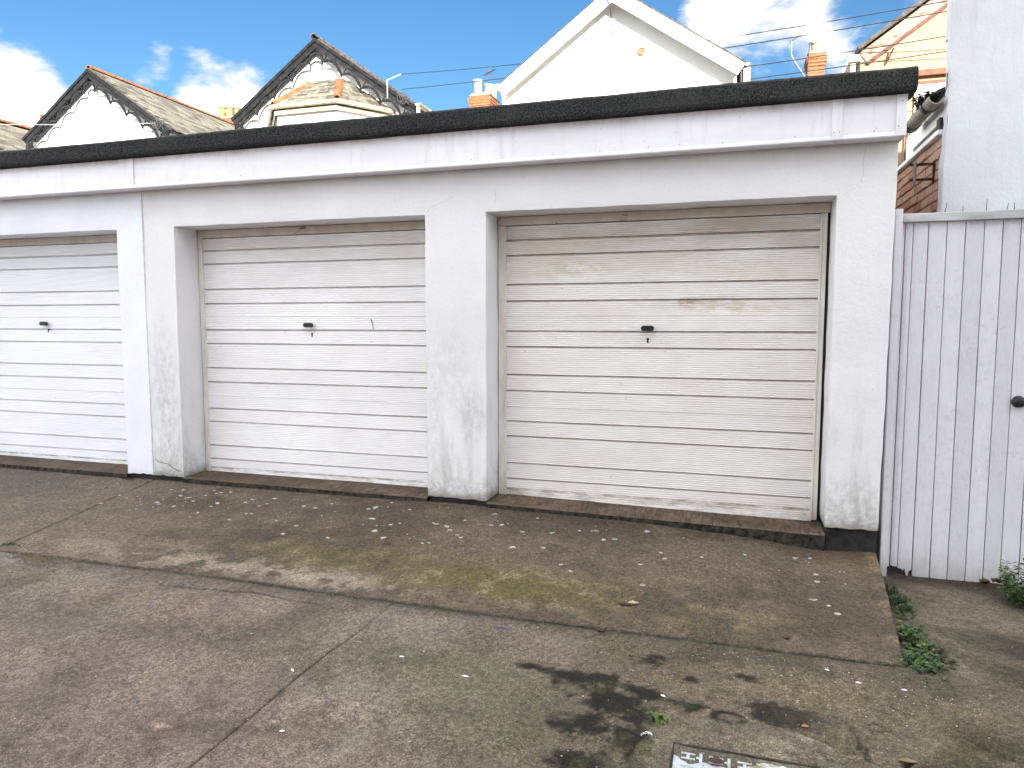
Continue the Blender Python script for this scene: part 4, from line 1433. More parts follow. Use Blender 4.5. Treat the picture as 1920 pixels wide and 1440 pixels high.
scallop_boards(hC, -9.73, 8.0, 2.62, 1.80, 1, YB - .22)
ridge_tiles(hC, (-9.73, YB - .34, 8.075), (-9.73, 19, 8.075), r=.085, mat='ridge_old')
b = MB()
b.prism([(-.06 + .075 * math.cos(math.pi + math.pi * k / 8), .075 * math.sin(math.pi + math.pi * k / 8)) for k in range(9)], lambda u, v, w: (-6.98 + u, w, 6.27 + v), YB - .35, 19)
b.build('gutter', M['cream_gutter'], hC)
b = MB(); b.tube([(-7.06, YB - .28, 6.22), (-7.06, YB - .28, 5.9), (-7.22, YB - .1, 5.7), (-7.22, YB - .1, -.2)], .04, 10)
b.build('downpipe', M['white_trim'], hC)
# bay
A, Bp, Cp, D = (-11.08, 11.0), (-10.30, 10.0), (-8.76, 10.0), (-8.02, 11.0)
mb = MB(); mb.prism([A, Bp, Cp, D], lambda u, v, w: (u, v, w), -.3, 6.20)
mb.build('bay_wall', M['gable_white'], hC)
def off(p, k=.10):
    cx, cy = -9.55, 11.0
    return (cx + (p[0] - cx) * (1 + k), cy + (p[1] - cy) * (1 + k))
for p, q in ((A, Bp), (Bp, Cp), (Cp, D)):
    P_, Q_ = off(p, .13), off(q, .13)
    gm = MB(); gm.tube([(P_[0], P_[1], 6.24), (Q_[0], Q_[1], 6.24)], .055, 10)
    gm.build('bay_gutter', M['cream_gutter'], hC)
    P_, Q_ = off(p, .05), off(q, .05)
    gm = MB(); gm.prism([(0, 0), (1, 0), (1, .09), (0, .09)], lambda u, v, w, P_=P_, Q_=Q_: (P_[0] + (Q_[0] - P_[0]) * u, P_[1] + (Q_[1] - P_[1]) * u - w, 6.07 + v), 0, .04)
    gm.build('bay_soffit_board', M['cream_gutter'], hC)
zt = 7.12; z0 = 6.29
T1, T2 = (-9.92, 10.97), (-9.18, 10.97)
a_, b_, c_, d_ = [off(p, .10) for p in (A, Bp, Cp, D)]
def slope_slates(par, e0, e1, t0, t1, z0, zt, name='bay_roof'):
    """one facet of the bay roof, laid in courses of slates"""
    E0, E1, T0, T1_ = Vector((*e0, z0)), Vector((*e1, z0)), Vector((*t0, zt)), Vector((*t1, zt))
    nrm = (E1 - E0).cross(T0 - E0).normalized()
    if nrm.z < 0: nrm = -nrm
    bb = MB(); bb.quad(E0 + nrm * -.01, E1 + nrm * -.01, T1_ + nrm * -.01, T0 + nrm * -.01)
    bb.build(name, M['slate_dark'], par)
    rows = 6
    for r in range(rows):
        ta, tb = r / rows, min(1, (r + 1.35) / rows)
        a0, a1 = E0.lerp(T0, ta), E1.lerp(T1_, ta)
        b0_, b1_ = E0.lerp(T0, tb), E1.lerp(T1_, tb)
        wd = (a1 - a0).length; n = max(1, int(wd / .27))
        for k in range(n):
            u0, u1 = k / n + .004, (k + 1) / n - .004
            q = [a0.lerp(a1, u0) + nrm * .022, a0.lerp(a1, u1) + nrm * .022, b0_.lerp(b1_, u1) + nrm * .006, b0_.lerp(b1_, u0) + nrm * .006]
            j = nrm * random.uniform(0, .008)
            s_ = MB(); s_.v = [tuple(p + j) for p in q] + [tuple(p + j - nrm * .009) for p in q]
            s_.f = [(0, 1, 2, 3), (4, 7, 6, 5), (0, 4, 5, 1), (1, 5, 6, 2), (2, 6, 7, 3), (3, 7, 4, 0)]
            s_.build('slate', M['slate'], par)
slope_slates(hC, b_, c_, T1, T2, z0, zt)
slope_slates(hC, c_, d_, T2, (T2[0] + .02, 10.99), z0, zt)
slope_slates(hC, a_, b_, (T1[0] - .02, 10.99), T1, z0, zt)
ridge_tiles(hC, (c_[0], c_[1], z0 + .05), (T2[0], T2[1] - .05, zt + .0), r=.085, pitch=.40)
ridge_tiles(hC, (b_[0], b_[1], z0 + .05), (T1[0], T1[1] - .05, zt + .0), r=.085, pitch=.40)
# bay windows: frame and panes on the front and the right cant
for (p, q, n) in ((Bp, Cp, 3), (Cp, D, 2)):
    dx, dy = q[0] - p[0], q[1] - p[1]; Ln = math.hypot(dx, dy); nxo, nyo = dy / Ln, -dx / Ln
    for k in range(n):
        t0_, t1_ = (k + .12) / n, (k + .88) / n
        f = MB(); f.prism([(t0_ - .02, 4.6), (t1_ + .02, 4.6), (t1_ + .02, 5.98), (t0_ - .02, 5.98)], lambda u, v, w: (p[0] + dx * u + nxo * w, p[1] + dy * u + nyo * w, v), .002, .03)
        fo = f.build('window', M['white_trim'], hC)
        g_ = MB(); g_.prism([(t0_ + .03, 4.7), (t1_ - .03, 4.7), (t1_ - .03, 5.92), (t0_ + .03, 5.92)], lambda u, v, w: (p[0] + dx * u + nxo * w, p[1] + dy * u + nyo * w, v), .031, .036)
        g_.build('pane', M['blue_glass'], fo)
# wire fixings on the right scallop
b = MB()
b.tube([(-7.80, YB - .35, 6.86), (-7.80, YB - .35, 6.46)], .008, 6); b.tube([(-7.80, YB - .35, 6.85), (-7.42, YB - .40, 6.93)], .008, 6)
b.build('wire_bracket', M['white_trim'], hC)
def wire_tangle(par, c, n, r):
    mb = MB()
    for k in range(n):
        p = [Vector(c) + Vector((random.uniform(-r, r), random.uniform(-.05, .02), random.uniform(-r, r * .7))) for _ in range(5)]
        pts = []
        for i in range(len(p) - 1):
            for t in range(4): pts.append(p[i].lerp(p[i + 1], t / 4))
        mb.tube(pts, .007, 5)
    tag(mb.build('cable_tangle', M['alloy'], par), kind='stuff')
wire_tangle(hC, (-7.38, YB - .34, 6.42), 7, .17)
wire_tangle(hB, (-14.35, YB - .34, 6.40), 9, .24)
# far-left house: only its slate slope and ridge show
hA = gable_house('slate roofed house at the far left edge, orange ridge tiles, behind the first scalloped gable', -24.0, 7.98, 2.5, 1.7, 2.6, 1.78, YB, 19.5, M['gable_white'])
slate_set(hA, -24.0, 8.0, 1, 2.66, 1.81, 12.2, 18.6, 280, M['slate'])
ridge_tiles(hA, (-24.0, 12.2, 8.10), (-24.0, 19.2, 8.10))
# big plain white gable
YE = 9.0
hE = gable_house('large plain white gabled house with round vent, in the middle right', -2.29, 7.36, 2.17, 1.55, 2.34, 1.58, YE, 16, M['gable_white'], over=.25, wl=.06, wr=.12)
for s, hw, dr_ in ((-1, 2.17, 1.55), (1, 2.34, 1.58)):
    fn = rake_fn(-2.29, 7.34, s, hw, dr_, YE - .25)
    L = math.hypot(hw, dr_)
    bb = MB(); bb.prism([(0, -.02), (L, -.02), (L, .19), (.19 * dr_ / hw, .19)], fn, .001, .03)
    bb.build('bargeboard', M['white_trim'], hE)
    bb = MB(); bb.prism([(0, -.02), (L, -.02), (L, .045), (.045 * dr_ / hw, .045)], fn, .031, .05)
    bb.build('verge_trim', M['white_trim'], hE)
bb = MB(); bb.lathe([(.075, 0), (.075, .03), (.06, .035), (.055, .02)], (-1.77, YE, 6.27), 'y', 20)
bb.build('round_vent', simple('yellowed_vent_plastic', (.15, .115, .055), .6), hE)
bb = MB(); bb.prism([(-.06 + .055 * math.cos(math.pi + math.pi * k / 8), .055 * math.sin(math.pi + math.pi * k / 8)) for k in range(9)], lambda u, v, w: (-4.46 + u, w, 5.86 + v), YE - .28, 16)
bb.build('gutter', M['white_trim'], hE)
bb = MB(); bb.tube([(-4.48, YE - .2, 5.82), (-4.42, YE - .12, 5.68), (-4.40, YE - .08, 5.4), (-4.40, YE - .08, 0)], .035, 8)
bb.build('downpipe', M['white_trim'], hE)
bb = MB(); bb.prism([(-.0 + .055 * math.cos(math.pi + math.pi * k / 8), .055 * math.sin(math.pi + math.pi * k / 8)) for k in range(9)], lambda u, v, w: (.10 + u, w, 5.80 + v), YE - .25, 16)
bb.build('gutter', M['grey_gutter'], hE)
bb = MB(); bb.box(.04, .16, YE - .2, YE + .1, 5.3, 5.74)
bb.build('eaves_box', M['cream_gutter'], hE)
bb = MB(); bb.tube([(.02, YE - .29, 5.84), (.0, YE - .24, 5.66), (.01, YE - .20, 5.0)], .018, 8)
bb.build('cable_run', M['black_gutter'], hE)
ae = thing('television_aerial', (-2.30, YE - .08, 6.6), 'thin bent aerial mast fixed below the peak of the big white gable', 'aerial')
bb = MB(); bb.tube([(-2.46, YE - .33, 7.52), (-2.40, YE - .33, 7.25), (-2.31, YE - .30, 7.02), (-2.31, YE - .12, 6.80), (-2.31, YE - .08, 6.52)], .012, 8)
bb.build('mast', M['alloy'], ae)
bb = MB()
for k, dz in enumerate((.30, .24, .16, .10)):
    bb.tube([(-2.37 - .02 * k, YE - .25, 6.52 + dz), (-2.25 + .015 * k, YE - .14, 6.55 + dz)], .008, 6)
bb.build('bracket_arms', M['white_trim'], ae)
# cream gable on the right
YG = 10.0
hG = gable_house('peeling cream rendered gabled house with terracotta trim, rising behind the garage end', 4.6, 8.02, 2.56, 1.80, 2.56, 1.80, YG, 17, M['cream'], over=.12, wl=.02, wr=.1)
fn = rake_fn(4.6, 8.0, -1, 2.56, 1.80, YG)
L = math.hypot(2.56, 1.8)
bb = MB(); bb.prism([(0, .03), (L, .03), (L, .24), (.2, .24)], fn, .002, .02); bb.build('verge_strip', M['cream_peel'], hG)
bb = MB(); bb.prism([(.22, .245), (L + .02, .245), (L + .0, .305), (.26, .305)], fn, .002, .05); bb.build('verge_band', M['pinkbrown'], hG)
bb = MB(); bb.tube([(2.60, YG - .12, 6.17), (2.49, YG - .02, 5.93)], .016, 8); bb.build('flue_pipe', M['pinkbrown'], hG)
bb = MB(); bb.box(2.93, 4.4, YG - .10, YG - .001, 5.655, 5.76)
bb.build('window_hood', M['rust_paint'], hG, bevel=.004)
bb = MB(); bb.box(2.96, 4.36, YG - .05, YG - .001, 5.52, 5.575)
bb.build('window_head_band', M['rust_paint'], hG)
wf = MB(); wf.box(2.985, 3.06, YG - .04, YG - .001, 4.5, 5.515); wf.box(3.061, 4.3, YG - .04, YG - .001, 5.42, 5.514); wf.box(3.40, 3.46, YG - .039, YG - .001, 4.5, 5.419)
wo = wf.build('window', M['white_trim'], hG)
wp = MB(); wp.box(3.061, 3.399, YG - .02, YG - .001, 4.5, 5.418); wp.box(3.461, 4.3, YG - .02, YG - .001, 4.5, 5.418)
wp.build('blind', M['white_trim'], wo)
bb = MB()
for xx in (2.87, 2.93):
    bb.tube([(xx, YG - .05, 4.85), (xx, YG - .05, -.2)], .014, 8)
bb.build('downpipe', M['pinkbrown'], hG)
bb = MB(); bb.box(1.86, 2.035, YG - .20, YG + 6, 5.98, 6.10); bb.build('gutter', M['white_trim'], hG, bevel=.01)
bb = MB(); bb.box(1.885, 1.985, YG - .15, YG - .05, 5.2, 5.97); bb.build('hopper_and_pipe', M['cream_gutter'], hG, bevel=.01)
bb = MB(); bb.tube([(2.04, YG - .05, 6.10), (2.03, YG - .06, 5.9), (1.99, YG - .06, 5.6), (1.97, YG - .06, 5.2)], .022, 8)
bb.tube([(2.05, YG - .08, 6.02), (2.06, YG - .08, 5.8), (2.02, YG - .08, 5.4)], .010, 6); bb.build('black_cables', M['black_gutter'], hG)

# chimneys and pots (each stands on a roof hidden behind the garages)
def chimney(label, cx, cy, z0, z1, wx, wy, pots, potmat, corbel=True):
    c = thing('chimney_stack', (cx, cy, z0), label, 'chimney')
    mb = MB(); mb.box(cx - wx / 2, cx + wx / 2, cy - wy / 2, cy + wy / 2, z0, z1)
    mb.build('stack', M['chimney_brick'], c)
    if corbel:
        for k, (dz, e) in enumerate(((-.30, .02), (-.225, .04), (-.15, .055))):
            mb = MB(); mb.box(cx - wx / 2 - e, cx + wx / 2 + e, cy - wy / 2 - e, cy + wy / 2 + e, z1 + dz + .001, z1 + dz + .074)
            mb.build('corbel_course', M['chimney_brick'], c)
    mb = MB(); mb.prism([(-wx / 2 - .03, 0), (wx / 2 + .03, 0), (wx / 2 - .06, .07), (-wx / 2 + .06, .07)], lambda u, v, w: (cx + u, cy + w, z1 + .001 + v), -wy / 2, wy / 2)
    mb.build('mortar_flaunching', M['mortar'], c)
    for (px_, py_, r, h) in pots:
        mb = MB(); mb.lathe([(r, 0), (r * .92, h * .7), (r * .94, h * .86), (r * 1.12, h * .88), (r * 1.12, h), (r * .85, h), (r * .8, h * .9)], (cx + px_, cy + py_, z1 + .05), 'z', 16)
        mb.build('chimney_pot', potmat, c, smooth=True)
    return c
chimney('orange brick chimney with three buff pots, between the scalloped gable and the big white gable', -7.42, 16.4, 2.0, 8.02, .62, .95, [(-.13, -.28, .13, .44), (.12, -.05, .12, .36), (.16, .28, .12, .36)], M['pot_white'])
chimney('narrow orange brick chimney with one pale pot, right of the big white gable', 1.70, 14.3, 2.0, 7.62, .36, .5, [(-.01, 0, .105, .27)], M['pot_white'])
chimney('low brick chimney with a row of four yellow pots, behind the left slate roof', -19.55, 20.3, 3.0, 9.44, 1.35, .5, [(-.52, 0, .15, .48), (-.16, 0, .15, .42), (.19, 0, .14, .38), (.50, 0, .14, .30)], M['pot'])
chimney('single pale chimney pot peeping over the right slope of the big white gable', -1.95, 14.0, 2.0, 8.05, .45, .5, [(0, 0, .13, .48)], M['pot_white'])
def aerial(label, base, top, elems, boom, mat='alloy'):
    a = thing('television_aerial', base, label, 'aerial')
    mb = MB(); mb.tube([base, top], .014, 6); mb.build('mast', M[mat], a)
    mb = MB(); p0, p1 = Vector(boom[0]), Vector(boom[1]); mb.tube([p0, p1], .010, 6); mb.build('boom', M[mat], a)
    if elems:
        mb = MB()
        for k in range(elems):
            p = p0.lerp(p1, (k + .5) / elems)
            d = Vector((.35, .5, .25)).normalized() * (.20 - .012 * k)
            mb.tube([p - d, p + d], .007, 5)
        tag(mb.build('elements', M[mat], a), kind='stuff')
    return a
aerial('small rooftop aerial above the orange brick chimney with three pots', (-7.28, 16.3, 8.0), (-7.26, 16.3, 8.86), 6, ((-7.42, 16.3, 8.70), (-7.06, 16.35, 8.88)))
aerial('thin bare aerial mast above the four yellow chimney pots', (-19.30, 20, 9.4), (-19.30, 20, 10.3), 0, ((-19.32, 20, 10.12), (-19.18, 20, 10.28)))
ta = thing('television_aerial', (1.52, 14, 6.9), 'white cranked aerial pole with a slanted rod, left of the narrow brick chimney', 'aerial')
mb = MB(); mb.tube([(1.52, 14, 6.9), (1.42, 14, 7.12), (1.18, 14, 7.50), (1.13, 14, 7.62), (1.12, 14, 7.92)], .017, 8); mb.build('mast', M['galv'], ta)
mb = MB(); mb.tube([(1.08, 14, 7.90), (1.50, 14, 8.16)], .011, 6); mb.build('boom', M['alloy'], ta)
aerial('thin mast and slanted rod strapped to the narrow brick chimney', (1.50, 14.0, 7.1), (1.53, 14.0, 7.85), 0, ((1.50, 14, 7.82), (1.86, 14, 8.02)))
ra = thing('television_aerial', (-23.6, 15, 7.9), 'tiny rusty orange aerial head on the roof at the far left', 'aerial')
mb = MB(); mb.tube([(-23.25, 15, 7.9), (-23.22, 15, 8.30)], .03, 6); mb.build('mast', M['alloy'], ra)
mb = MB(); mb.lathe([(.02, 0), (.11, .05), (.12, .10)], (-23.22, 14.95, 8.38), 'y', 12); mb.build('head', M['ridge'], ra)

# overhead wires
def wire(label, a, b_, sag, mat='wire', r=.0085):
    a = Vector(a); b_ = Vector(b_); pts = []
    for k in range(33):
        t = k / 32
        p = a.lerp(b_, t); p.z -= sag * 4 * t * (1 - t); pts.append(p)
    mb = MB(); mb.tube(pts, r, 6)
    return tag(mb.build('overhead_wire', M[mat]), label, 'wire', 'overhead wires crossing above the garages')
WIRES = [
    ('top wire, running from the scalloped gable across to the right', (-7.42, 10.6, 6.93), (6.5, 8.5, 6.66), .25),
    ('second wire from the top at the right, coming off the scalloped gable', (-7.45, 10.68, 6.62), (6.5, 8.5, 6.47), .17),
    ('third wire from the top at the right, ending at the big white gable', (.02, 8.85, 5.76), (6.6, 8.4, 6.08), .05),
    ('lowest of the four wires right of the big white gable', (.03, 8.85, 5.54), (6.6, 8.4, 5.78), .03),
]
for l_, a, b_, s in WIRES:
    wire(l_, a, b_, s)
wire('pale wire crossing in front of the left scalloped gable', (-22.0, 10.5, 6.98), (-14.30, 10.72, 6.42), .05, 'wire_pale', .008)

# ------------------------------------------------------------------ unseen house across the lane (behind the photographer), sized to shade the garages
hr = thing('house', (5, -14, -.25), 'unseen house, painted white for bounce light, across the lane behind the viewpoint, whose shade falls on the garages', 'house')
mb = MB(); mb.box(-3.2, 12, -17, -9.5, -.3, 6.6)
mb.build('wall', M['rear_bounce_white'], hr)
mb = MB(); mb.prism([(-17.4, 6.4), (-9.1, 6.4), (-13.2, 9.9)], lambda u, v, w: (w, u, v), -3.4, 12.2)
mb.build('roof', M['slate_dark'], hr)
for k in range(6):
    for zz in (1.0, 3.9):
        x = -2.4 + k * 2.4
        mb = MB(); mb.box(x - .06, x + 1.26, -9.499, -9.44, zz - .06, zz + 1.5)
        wo = mb.build('window', M['white_trim'], hr)
        mb = MB(); mb.box(x, x + 1.2, -9.439, -9.43, zz, zz + 1.44)
        mb.build('pane', M['glass'], wo)

# ------------------------------------------------------------------ weeds, moss, litter
def leaf_faces(mb, p, d, up, l, w, fold=.25):
    """one pointed leaf with a folded midrib"""
    side = d.cross(up).normalized(); n = side.cross(d).normalized()
    b = len(mb.v)
    prof = [(0, 0), (.25, .8), (.55, 1), (.8, .6), (1, 0)]
    for t, ww in prof:
        q = p + d * l * t - n * l * .25 * t * t
        mb.v += [tuple(q - side * w * .5 * ww + n * fold * w * ww * .5), tuple(q), tuple(q + side * w * .5 * ww + n * fold * w * ww * .5)]
    for k in range(len(prof) - 1):
        a = b + 3 * k
        mb.f += [(a, a + 1, a + 4, a + 3), (a + 1, a + 2, a + 5, a + 4)]
def weed(name, label, base, spread, h, nst, leaf, mats, seed, cat='weed', lean=(0, 0), group=None):
    rr = random.Random(seed)
    root = thing(name, base, label, cat, group)
    fols = [MB() for _ in mats]; st = MB()
    B = Vector(base)
    for k in range(nst):
        a = rr.uniform(0, 2 * math.pi); q = rr.uniform(0, 1) ** .6
        o = B + Vector((math.cos(a) * spread[0] * q, math.sin(a) * spread[1] * q, 0))
        hh = h * rr.uniform(.45, 1.0) * (1 - .35 * q)
        d = Vector((math.cos(a) * .5 * q + lean[0] + rr.uniform(-.3, .3), math.sin(a) * .5 * q + lean[1] + rr.uniform(-.3, .3), 1)).normalized()
        tip = o + d * hh
        mid = o.lerp(tip, .5) + Vector((rr.uniform(-.01, .01), rr.uniform(-.01, .01), 0))
        st.tube([o - Vector((0, 0, .01)), mid, tip], .0016, 4, .0007)
        nl_ = max(3, int(hh / (leaf * .45)))
        for i in range(nl_):
            t = (i + 1) / nl_
            p = o.lerp(tip, t)
            for s in range(rr.choice((2, 3, 3))):
                an = rr.uniform(0, 2 * math.pi)
                ld = Vector((math.cos(an), math.sin(an), rr.uniform(-.1, .6))).normalized()
                leaf_faces(fols[rr.randrange(len(mats))], p, ld, Vector((0, 0, 1)), leaf * rr.uniform(.6, 1.2), leaf * rr.uniform(.4, .65))
    tag(st.build('stems', M['leaf_dark'], root, recalc=False), kind='stuff')
    for f, mt in zip(fols, mats):
        if f.f: tag(f.build('foliage', M[mt], root, recalc=False), kind='stuff')
    return root
G_ = 'weeds growing along the slab edge by the gate'
weed('weed_clump', 'bushy green weed at the front corner of the slab, nearest the viewer', (.80, -1.50, -.20), (.075, .13), .085, 80, .022, ['leaf', 'leaf_dark', 'leaf'], 3, lean=(.15, -.2), group=G_)
weed('weed_clump', 'grass-like green weed tuft midway along the slab edge', (.845, -1.18, -.22), (.045, .15), .10, 56, .024, ['leaf', 'leaf_dark', 'leaf_yellow'], 4, group=G_)
weed('weed_clump', 'small dark weed patch in the shade beside the slab, nearest the gate', (.905, -.58, -.27), (.045, .40), .065, 90, .017, ['leaf_dark', 'leaf_dark', 'leaf'], 5, group=G_)
weed('weed_clump', 'straggly dark stems spreading right of the slab corner', (.90, -1.38, -.20), (.06, .14), .045, 34, .020, ['leaf_dark', 'dark_leaf_litter'], 8, lean=(.5, 0), group=G_)
weed('leafy_plant', 'bright green leafy plant at the right edge, at the foot of the gate', (1.63, -.30, -.29), (.10, .22), .30, 64, .030, ['leaf', 'leaf', 'leaf_dark', 'leaf_yellow'], 11, cat='plant', lean=(-.10, -.15))
weed('weed_clump', 'small pale green tuft left of the drain cover', (-.235, -2.245, -.185), (.018, .022), .035, 9, .026, ['leaf_yellow', 'leaf'], 13)
weed('gutter_plant', 'bushy plant sprouting from the gutter against the white wall', (1.30, 1.22, 2.86), (.055, .12), .13, 80, .022, ['leaf_dark', 'leaf_dark', 'moss', 'leaf'], 15, cat='plant', lean=(-.25, -.1))
weed('weed_clump', 'low green moss tuft in the joint at the far left', (-4.42, -1.47, -.145), (.07, .03), .022, 40, .012, ['moss', 'leaf_dark'], 17)
weed('weed_clump', 'tiny sprig at the base of the pier left of the second door', (-4.95, -.02, -.05), (.08, .02), .03, 14, .012, ['dark_leaf_litter', 'moss'], 18)
# dry grass clump on the left
gr = thing('dry_grass_clump', (-4.05, -1.62, -.15), 'flattened straw-coloured dry grass at the left end of the apron joint', 'dry grass')
mb = MB(); rr = random.Random(5)
for k in range(150):
    x = -4.05 + rr.gauss(0, .11); y = -1.62 + rr.gauss(0, .03); a = rr.uniform(-.6, .6) + (math.pi if rr.random() < .5 else 0); l = rr.uniform(.03, .09)
    mb.tube([(x, y, -.148), (x + math.cos(a) * l * .5, y + math.sin(a) * l * .5, -.135 + rr.uniform(0, .012)), (x + math.cos(a) * l, y + math.sin(a) * l, -.145)], .0011, 3, .0006, cap=False)
tag(mb.build('straw', M['straw'], gr), kind='stuff')
# moss cushions along the apron joint
mb = MB(); rr = random.Random(9)
def cushion(mb, x, y, z, r, h):
    b = len(mb.v); n = 8
    for ring, (f, hh) in enumerate(((1, 0), (.8, .6), (.4, .95))):
        for k in range(n):
            a = 2 * math.pi * k / n; q = r * f * (1 + .3 * rr.uniform(-1, 1))
            mb.v.append((x + q * math.cos(a) * 1.3, y + q * math.sin(a), z + h * hh))
    for ring in range(2):
        for k in range(n):
            k2 = (k + 1) % n
            mb.f.append((b + ring * n + k, b + ring * n + k2, b + (ring + 1) * n + k2, b + (ring + 1) * n + k))
    mb.f.append(tuple(b + 2 * n + k for k in range(n)))
def along(x0, x1, n, r):
    for _ in range(n):
        x = rr.uniform(x0, x1); y = float(joint_y(np.array([x]))[0]) + rr.gauss(0, .004)
        cushion(mb, x, y, gz(x, y) - .004, rr.uniform(.3, 1) * r, rr.uniform(.4, 1) * r * .6)
along(-.16, -.06, 40, .011); along(.02, .12, 60, .012); along(-.06, .03, 20, .006); along(.12, .7, 60, .0035); along(-4.3, -.2, 260, .004); along(-1.9, -1.2, 60, .005)
for _ in range(60):
    x = rr.uniform(-1.62, .55); y = -.012 + rr.gauss(0, .01) - .01
    cushion(mb, x, y, gz(x, y) - .003, rr.uniform(.003, .011), rr.uniform(.002, .006))
tag(mb.build('moss', M['moss'], None, smooth=True), 'dark green moss growing in the joint between apron and yard', 'moss', kind='stuff')
# crumbs of dirt along the sill and at the piers
mb = MB(); rr = random.Random(12)
for _ in range(420):
    x = rr.choice((rr.uniform(-1.6, .5), rr.uniform(-1.5, -.2), rr.uniform(-4.9, -4.3), rr.uniform(-2.2, -1.6))); y = -.03 - abs(rr.gauss(0, .045))
    cushion(mb, x, y, gz(x, y) - .001, rr.uniform(.0015, .006), rr.uniform(.001, .005))
tag(mb.build('dirt_crumbs', M['soil']), 'dark crumbs of dirt swept against the garage sill', 'dirt', kind='stuff')
# drifted grit across the yard
mb = MB(); rr = random.Random(14)
for _ in range(420):
    u_ = rr.random()
    if u_ < .4: x = rr.gauss(.25, .45); y = -1.60 - abs(rr.gauss(0, .35))
    elif u_ < .6: x = rr.uniform(.92, 2.0); y = rr.uniform(-1.5, -.0)
    elif u_ < .8: x = float(rr.uniform(.5, 1.5)); y = rr.uniform(-2.6, -1.7)
    else: x = rr.uniform(-3.4, .4); y = rr.uniform(-3.0, -1.62)
    if y > -1.6 and x < .92: x = rr.uniform(.95, 2.2)
    ap = False
    z = gz(x, y, False) if y < -1.57 else float(alley_z(x, y))
    cushion(mb, x, y, z - .001, rr.uniform(.0014, .0038), rr.uniform(.001, .003))
tag(mb.build('grit', M['lichen']), 'pale grit scattered over the yard and path', 'grit', kind='stuff')
def dead_leaf(name, label, x, y, z, l, w, mat, ang, curl=.3, cat='leaf'):
    mb = MB(); n = 7
    d = Vector((math.cos(ang), math.sin(ang), 0)); s = Vector((-math.sin(ang), math.cos(ang), 0))
    for i in range(n + 1):
        t = i / n; ww = w * math.sin(math.pi * min(1, t * .95 + .05)) ** .8 * (1 + .2 * math.sin(i * 2.4))
        c = Vector((x, y, z + .002)) + d * (t - .5) * l + Vector((0, 0, curl * l * (t - .5) ** 2))
        mb.v += [tuple(c - s * ww * .5 + Vector((0, 0, curl * ww * .7))), tuple(c), tuple(c + s * ww * .5 + Vector((0, 0, curl * ww * .9)))]
    for i in range(n):
        a = 3 * i
        mb.f += [(a, a + 1, a + 4, a + 3), (a + 1, a + 2, a + 5, a + 4)]
    nv = len(mb.v)
    for q in range(nv): v = mb.v[q]; mb.v.append((v[0], v[1], v[2] - .0008))
    mb.f += [tuple(nv + i for i in reversed(f)) for f in list(mb.f)]
    return tag(mb.build(name, M[mat], recalc=False), label, cat)
dead_leaf('fallen_leaf', 'pale yellow curled leaf lying on the apron below the third door', -.455, -1.265, gz(-.455, -1.265), .055, .028, 'pale_leaf', .3, .6)
dead_leaf('fallen_leaf', 'dark brown wet leaf stuck beside the pale curled leaf', -.50, -1.28, gz(-.5, -1.28), .07, .03, 'dark_leaf_litter', -.1, .15)
dead_leaf('fallen_leaf', 'small dark leaf alone on the apron near its right front corner', .27, -1.42, gz(.27, -1.42), .035, .03, 'dark_leaf_litter', .9, .5)
dead_leaf('fallen_leaf', 'orange leaf scrap right of the cracked dark patch', .285, -2.14, gz(.285, -2.14, False), .025, .018, 'orange_leaf', .2, .4)
dead_leaf('fallen_leaf', 'pale brown bark-like leaf at the lower right of the yard', .60, -2.25, gz(.60, -2.25, False), .06, .02, 'straw', .05, .2)
dead_leaf('fallen_leaf', 'brown lump of leaf on the apron joint', -.56, -1.60, gz(-.56, -1.60, False), .04, .025, 'dark_leaf_litter', .1, .4)
for (x, y, l_, an, lab) in ((-.23, -2.08, .022, -.5, 'white feather scrap above the pale green tuft'), (.52, -1.75, .022, 0, 'white feather scrap in front of the slab corner, left one'), (.685, -1.76, .022, .1, 'white feather scrap in front of the slab corner, right one'),
                            (-1.76, -2.31, .026, -.6, 'white paper scrap beside the long yard crack'), (-1.54, -2.70, .02, .4, 'white paper scrap right of the long crack near the bottom'), (-1.36, -2.08, .024, 0, 'white scrap in the middle of the yard'), (.41, -1.68, .02, -.5, 'thin white curl by the apron joint at right'), (-1.03, -2.16, .03, 0, 'pale twig scrap in the middle of the yard')):
    dead_leaf('feather_scrap', lab, x, y, gz(x, y, False), l_, .011, 'feather', an, .3, 'scrap')
for k, (x, y, a, s) in enumerate(((1.50, .06, .3, .06), (1.47, .04, 1.4, .05), (1.56, .05, 2.2, .055), (1.53, .02, .9, .045))):
    dead_leaf('fallen_leaf', ['tallest brown leaf piled against the foot of the gate', 'left brown leaf of the pile against the gate', 'right brown leaf of the pile against the gate', 'front brown leaf of the pile against the gate'][k], x, y, -.295 + .01 * k, s, s * .7, 'dead_leaf', a, .9)
mb = MB(); rr = random.Random(4)
for k in range(3):
    a0 = rr.uniform(0, 3); pts = [(-.262 + .02 * math.cos(a0 + t * .3), -2.36 + .02 * math.sin(a0 + t * .3), gz(-.26, -2.36, False) + .004 + .006 * math.sin(t)) for t in range(8)]
    mb.tube(pts, .0014, 5)
tag(mb.build('curled_stem', M['feather']), 'white curled dry stem left of the drain cover', 'stem')

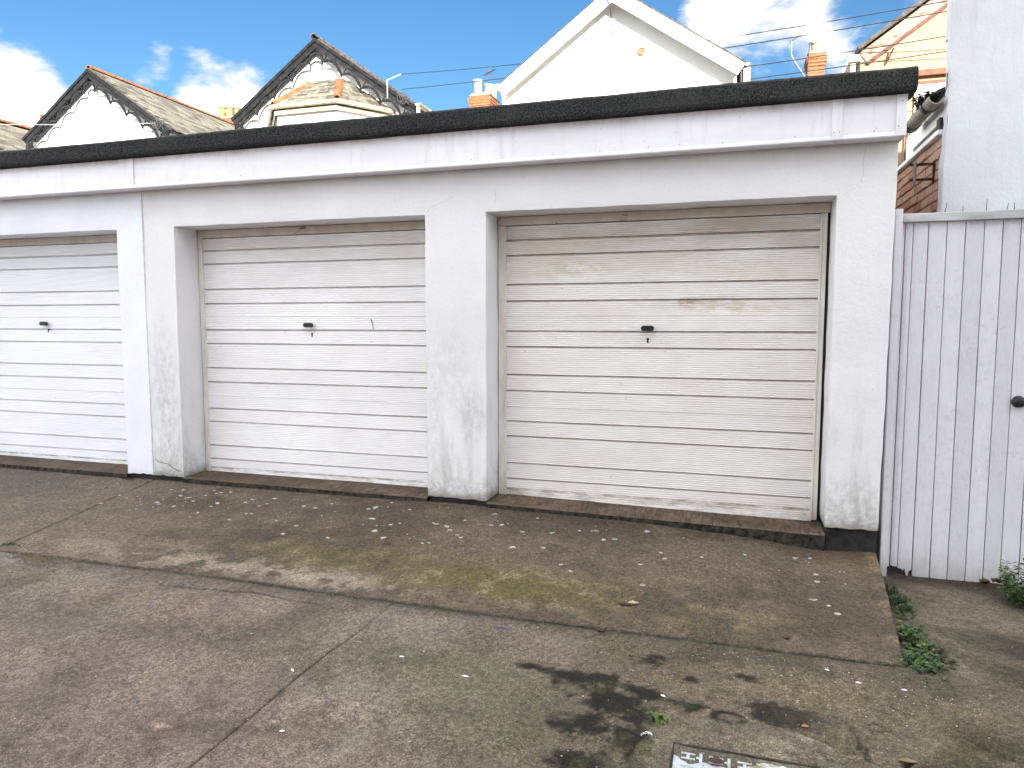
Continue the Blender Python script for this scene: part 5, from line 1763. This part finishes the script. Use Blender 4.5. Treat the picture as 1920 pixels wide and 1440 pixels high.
# ------------------------------------------------------------------ drain cover
CX0, CX1, CY0, CY1 = -.160, .300, -2.98, -2.385
CZ = -.181
dc = thing('drain_cover', ((CX0 + CX1) / 2, (CY0 + CY1) / 2, CZ), 'galvanised chequered drain cover with moss, at the bottom of the picture', 'drain cover')
mb = MB()
mb.box(CX0 - .008, CX0 - .002, CY0, CY1 + .012, CZ - .04, CZ + .006)
mb.box(CX1 + .002, CX1 + .012, CY0, CY1 + .012, CZ - .04, CZ + .006)
mb.box(CX0 - .002, CX1 + .002, CY1 + .002, CY1 + .012, CZ - .04, CZ + .006)
mb.build('frame', M['riser'], dc)
def galvplate():
    m = Mat('mossy_galvanised_plate', .45, .35, .5)
    c = m.mix(m.step(m.noise(25, 5, .7), .35, .7), (.42, .45, .50), (.60, .64, .70))
    mo_ = m.mul(m.step(m.noise(15, 7, .8), .52, .60), .9)
    c = m.mix(mo_, c, m.mix(m.step(m.noise(60, 4, .7), .4, .6), (.10, .105, .03), (.26, .24, .09)))
    m.color(c)
    m.link(m.math('SUBTRACT', .35, m.mul(mo_, .35)), m.b.inputs['Metallic'])
    m.bump(m.noise(60, 5, .7), .4, .003)
    return m.m
M['galvplate'] = galvplate()
mb = MB(); mb.box(CX0, CX1, CY0, CY1, CZ - .02, CZ)
mb.build('plate', M['galvplate'], dc)
mb = MB()
pw = .092
nxp = int((CX1 - CX0 - .02) / pw); nyp = int((CY1 - CY0 - .02) / .07)
for i in range(nxp):
    for j in range(nyp):
        x = CX0 + .02 + i * pw; y = CY1 - .02 - (j + 1) * .07
        mb.box(x + .004, x + .050, y + .048, y + .056, CZ, CZ + .0035)
        mb.box(x + .004, x + .050, y + .020, y + .028, CZ, CZ + .0035)
        mb.box(x + .022, x + .032, y + .0285, y + .0475, CZ, CZ + .0034)
        mb.box(x + .064, x + .074, y + .008, y + .062, CZ, CZ + .0036)
        mb.box(x + .054, x + .0635, y + .030, y + .040, CZ, CZ + .0033)
tag(mb.build('raised_tread', M['galvplate'], dc), kind='stuff')
dead_leaf('fallen_leaf', 'brown leaf lying on the drain cover', -.02, -2.45, CZ + .004, .05, .035, 'dark_leaf_litter', .1, .3)
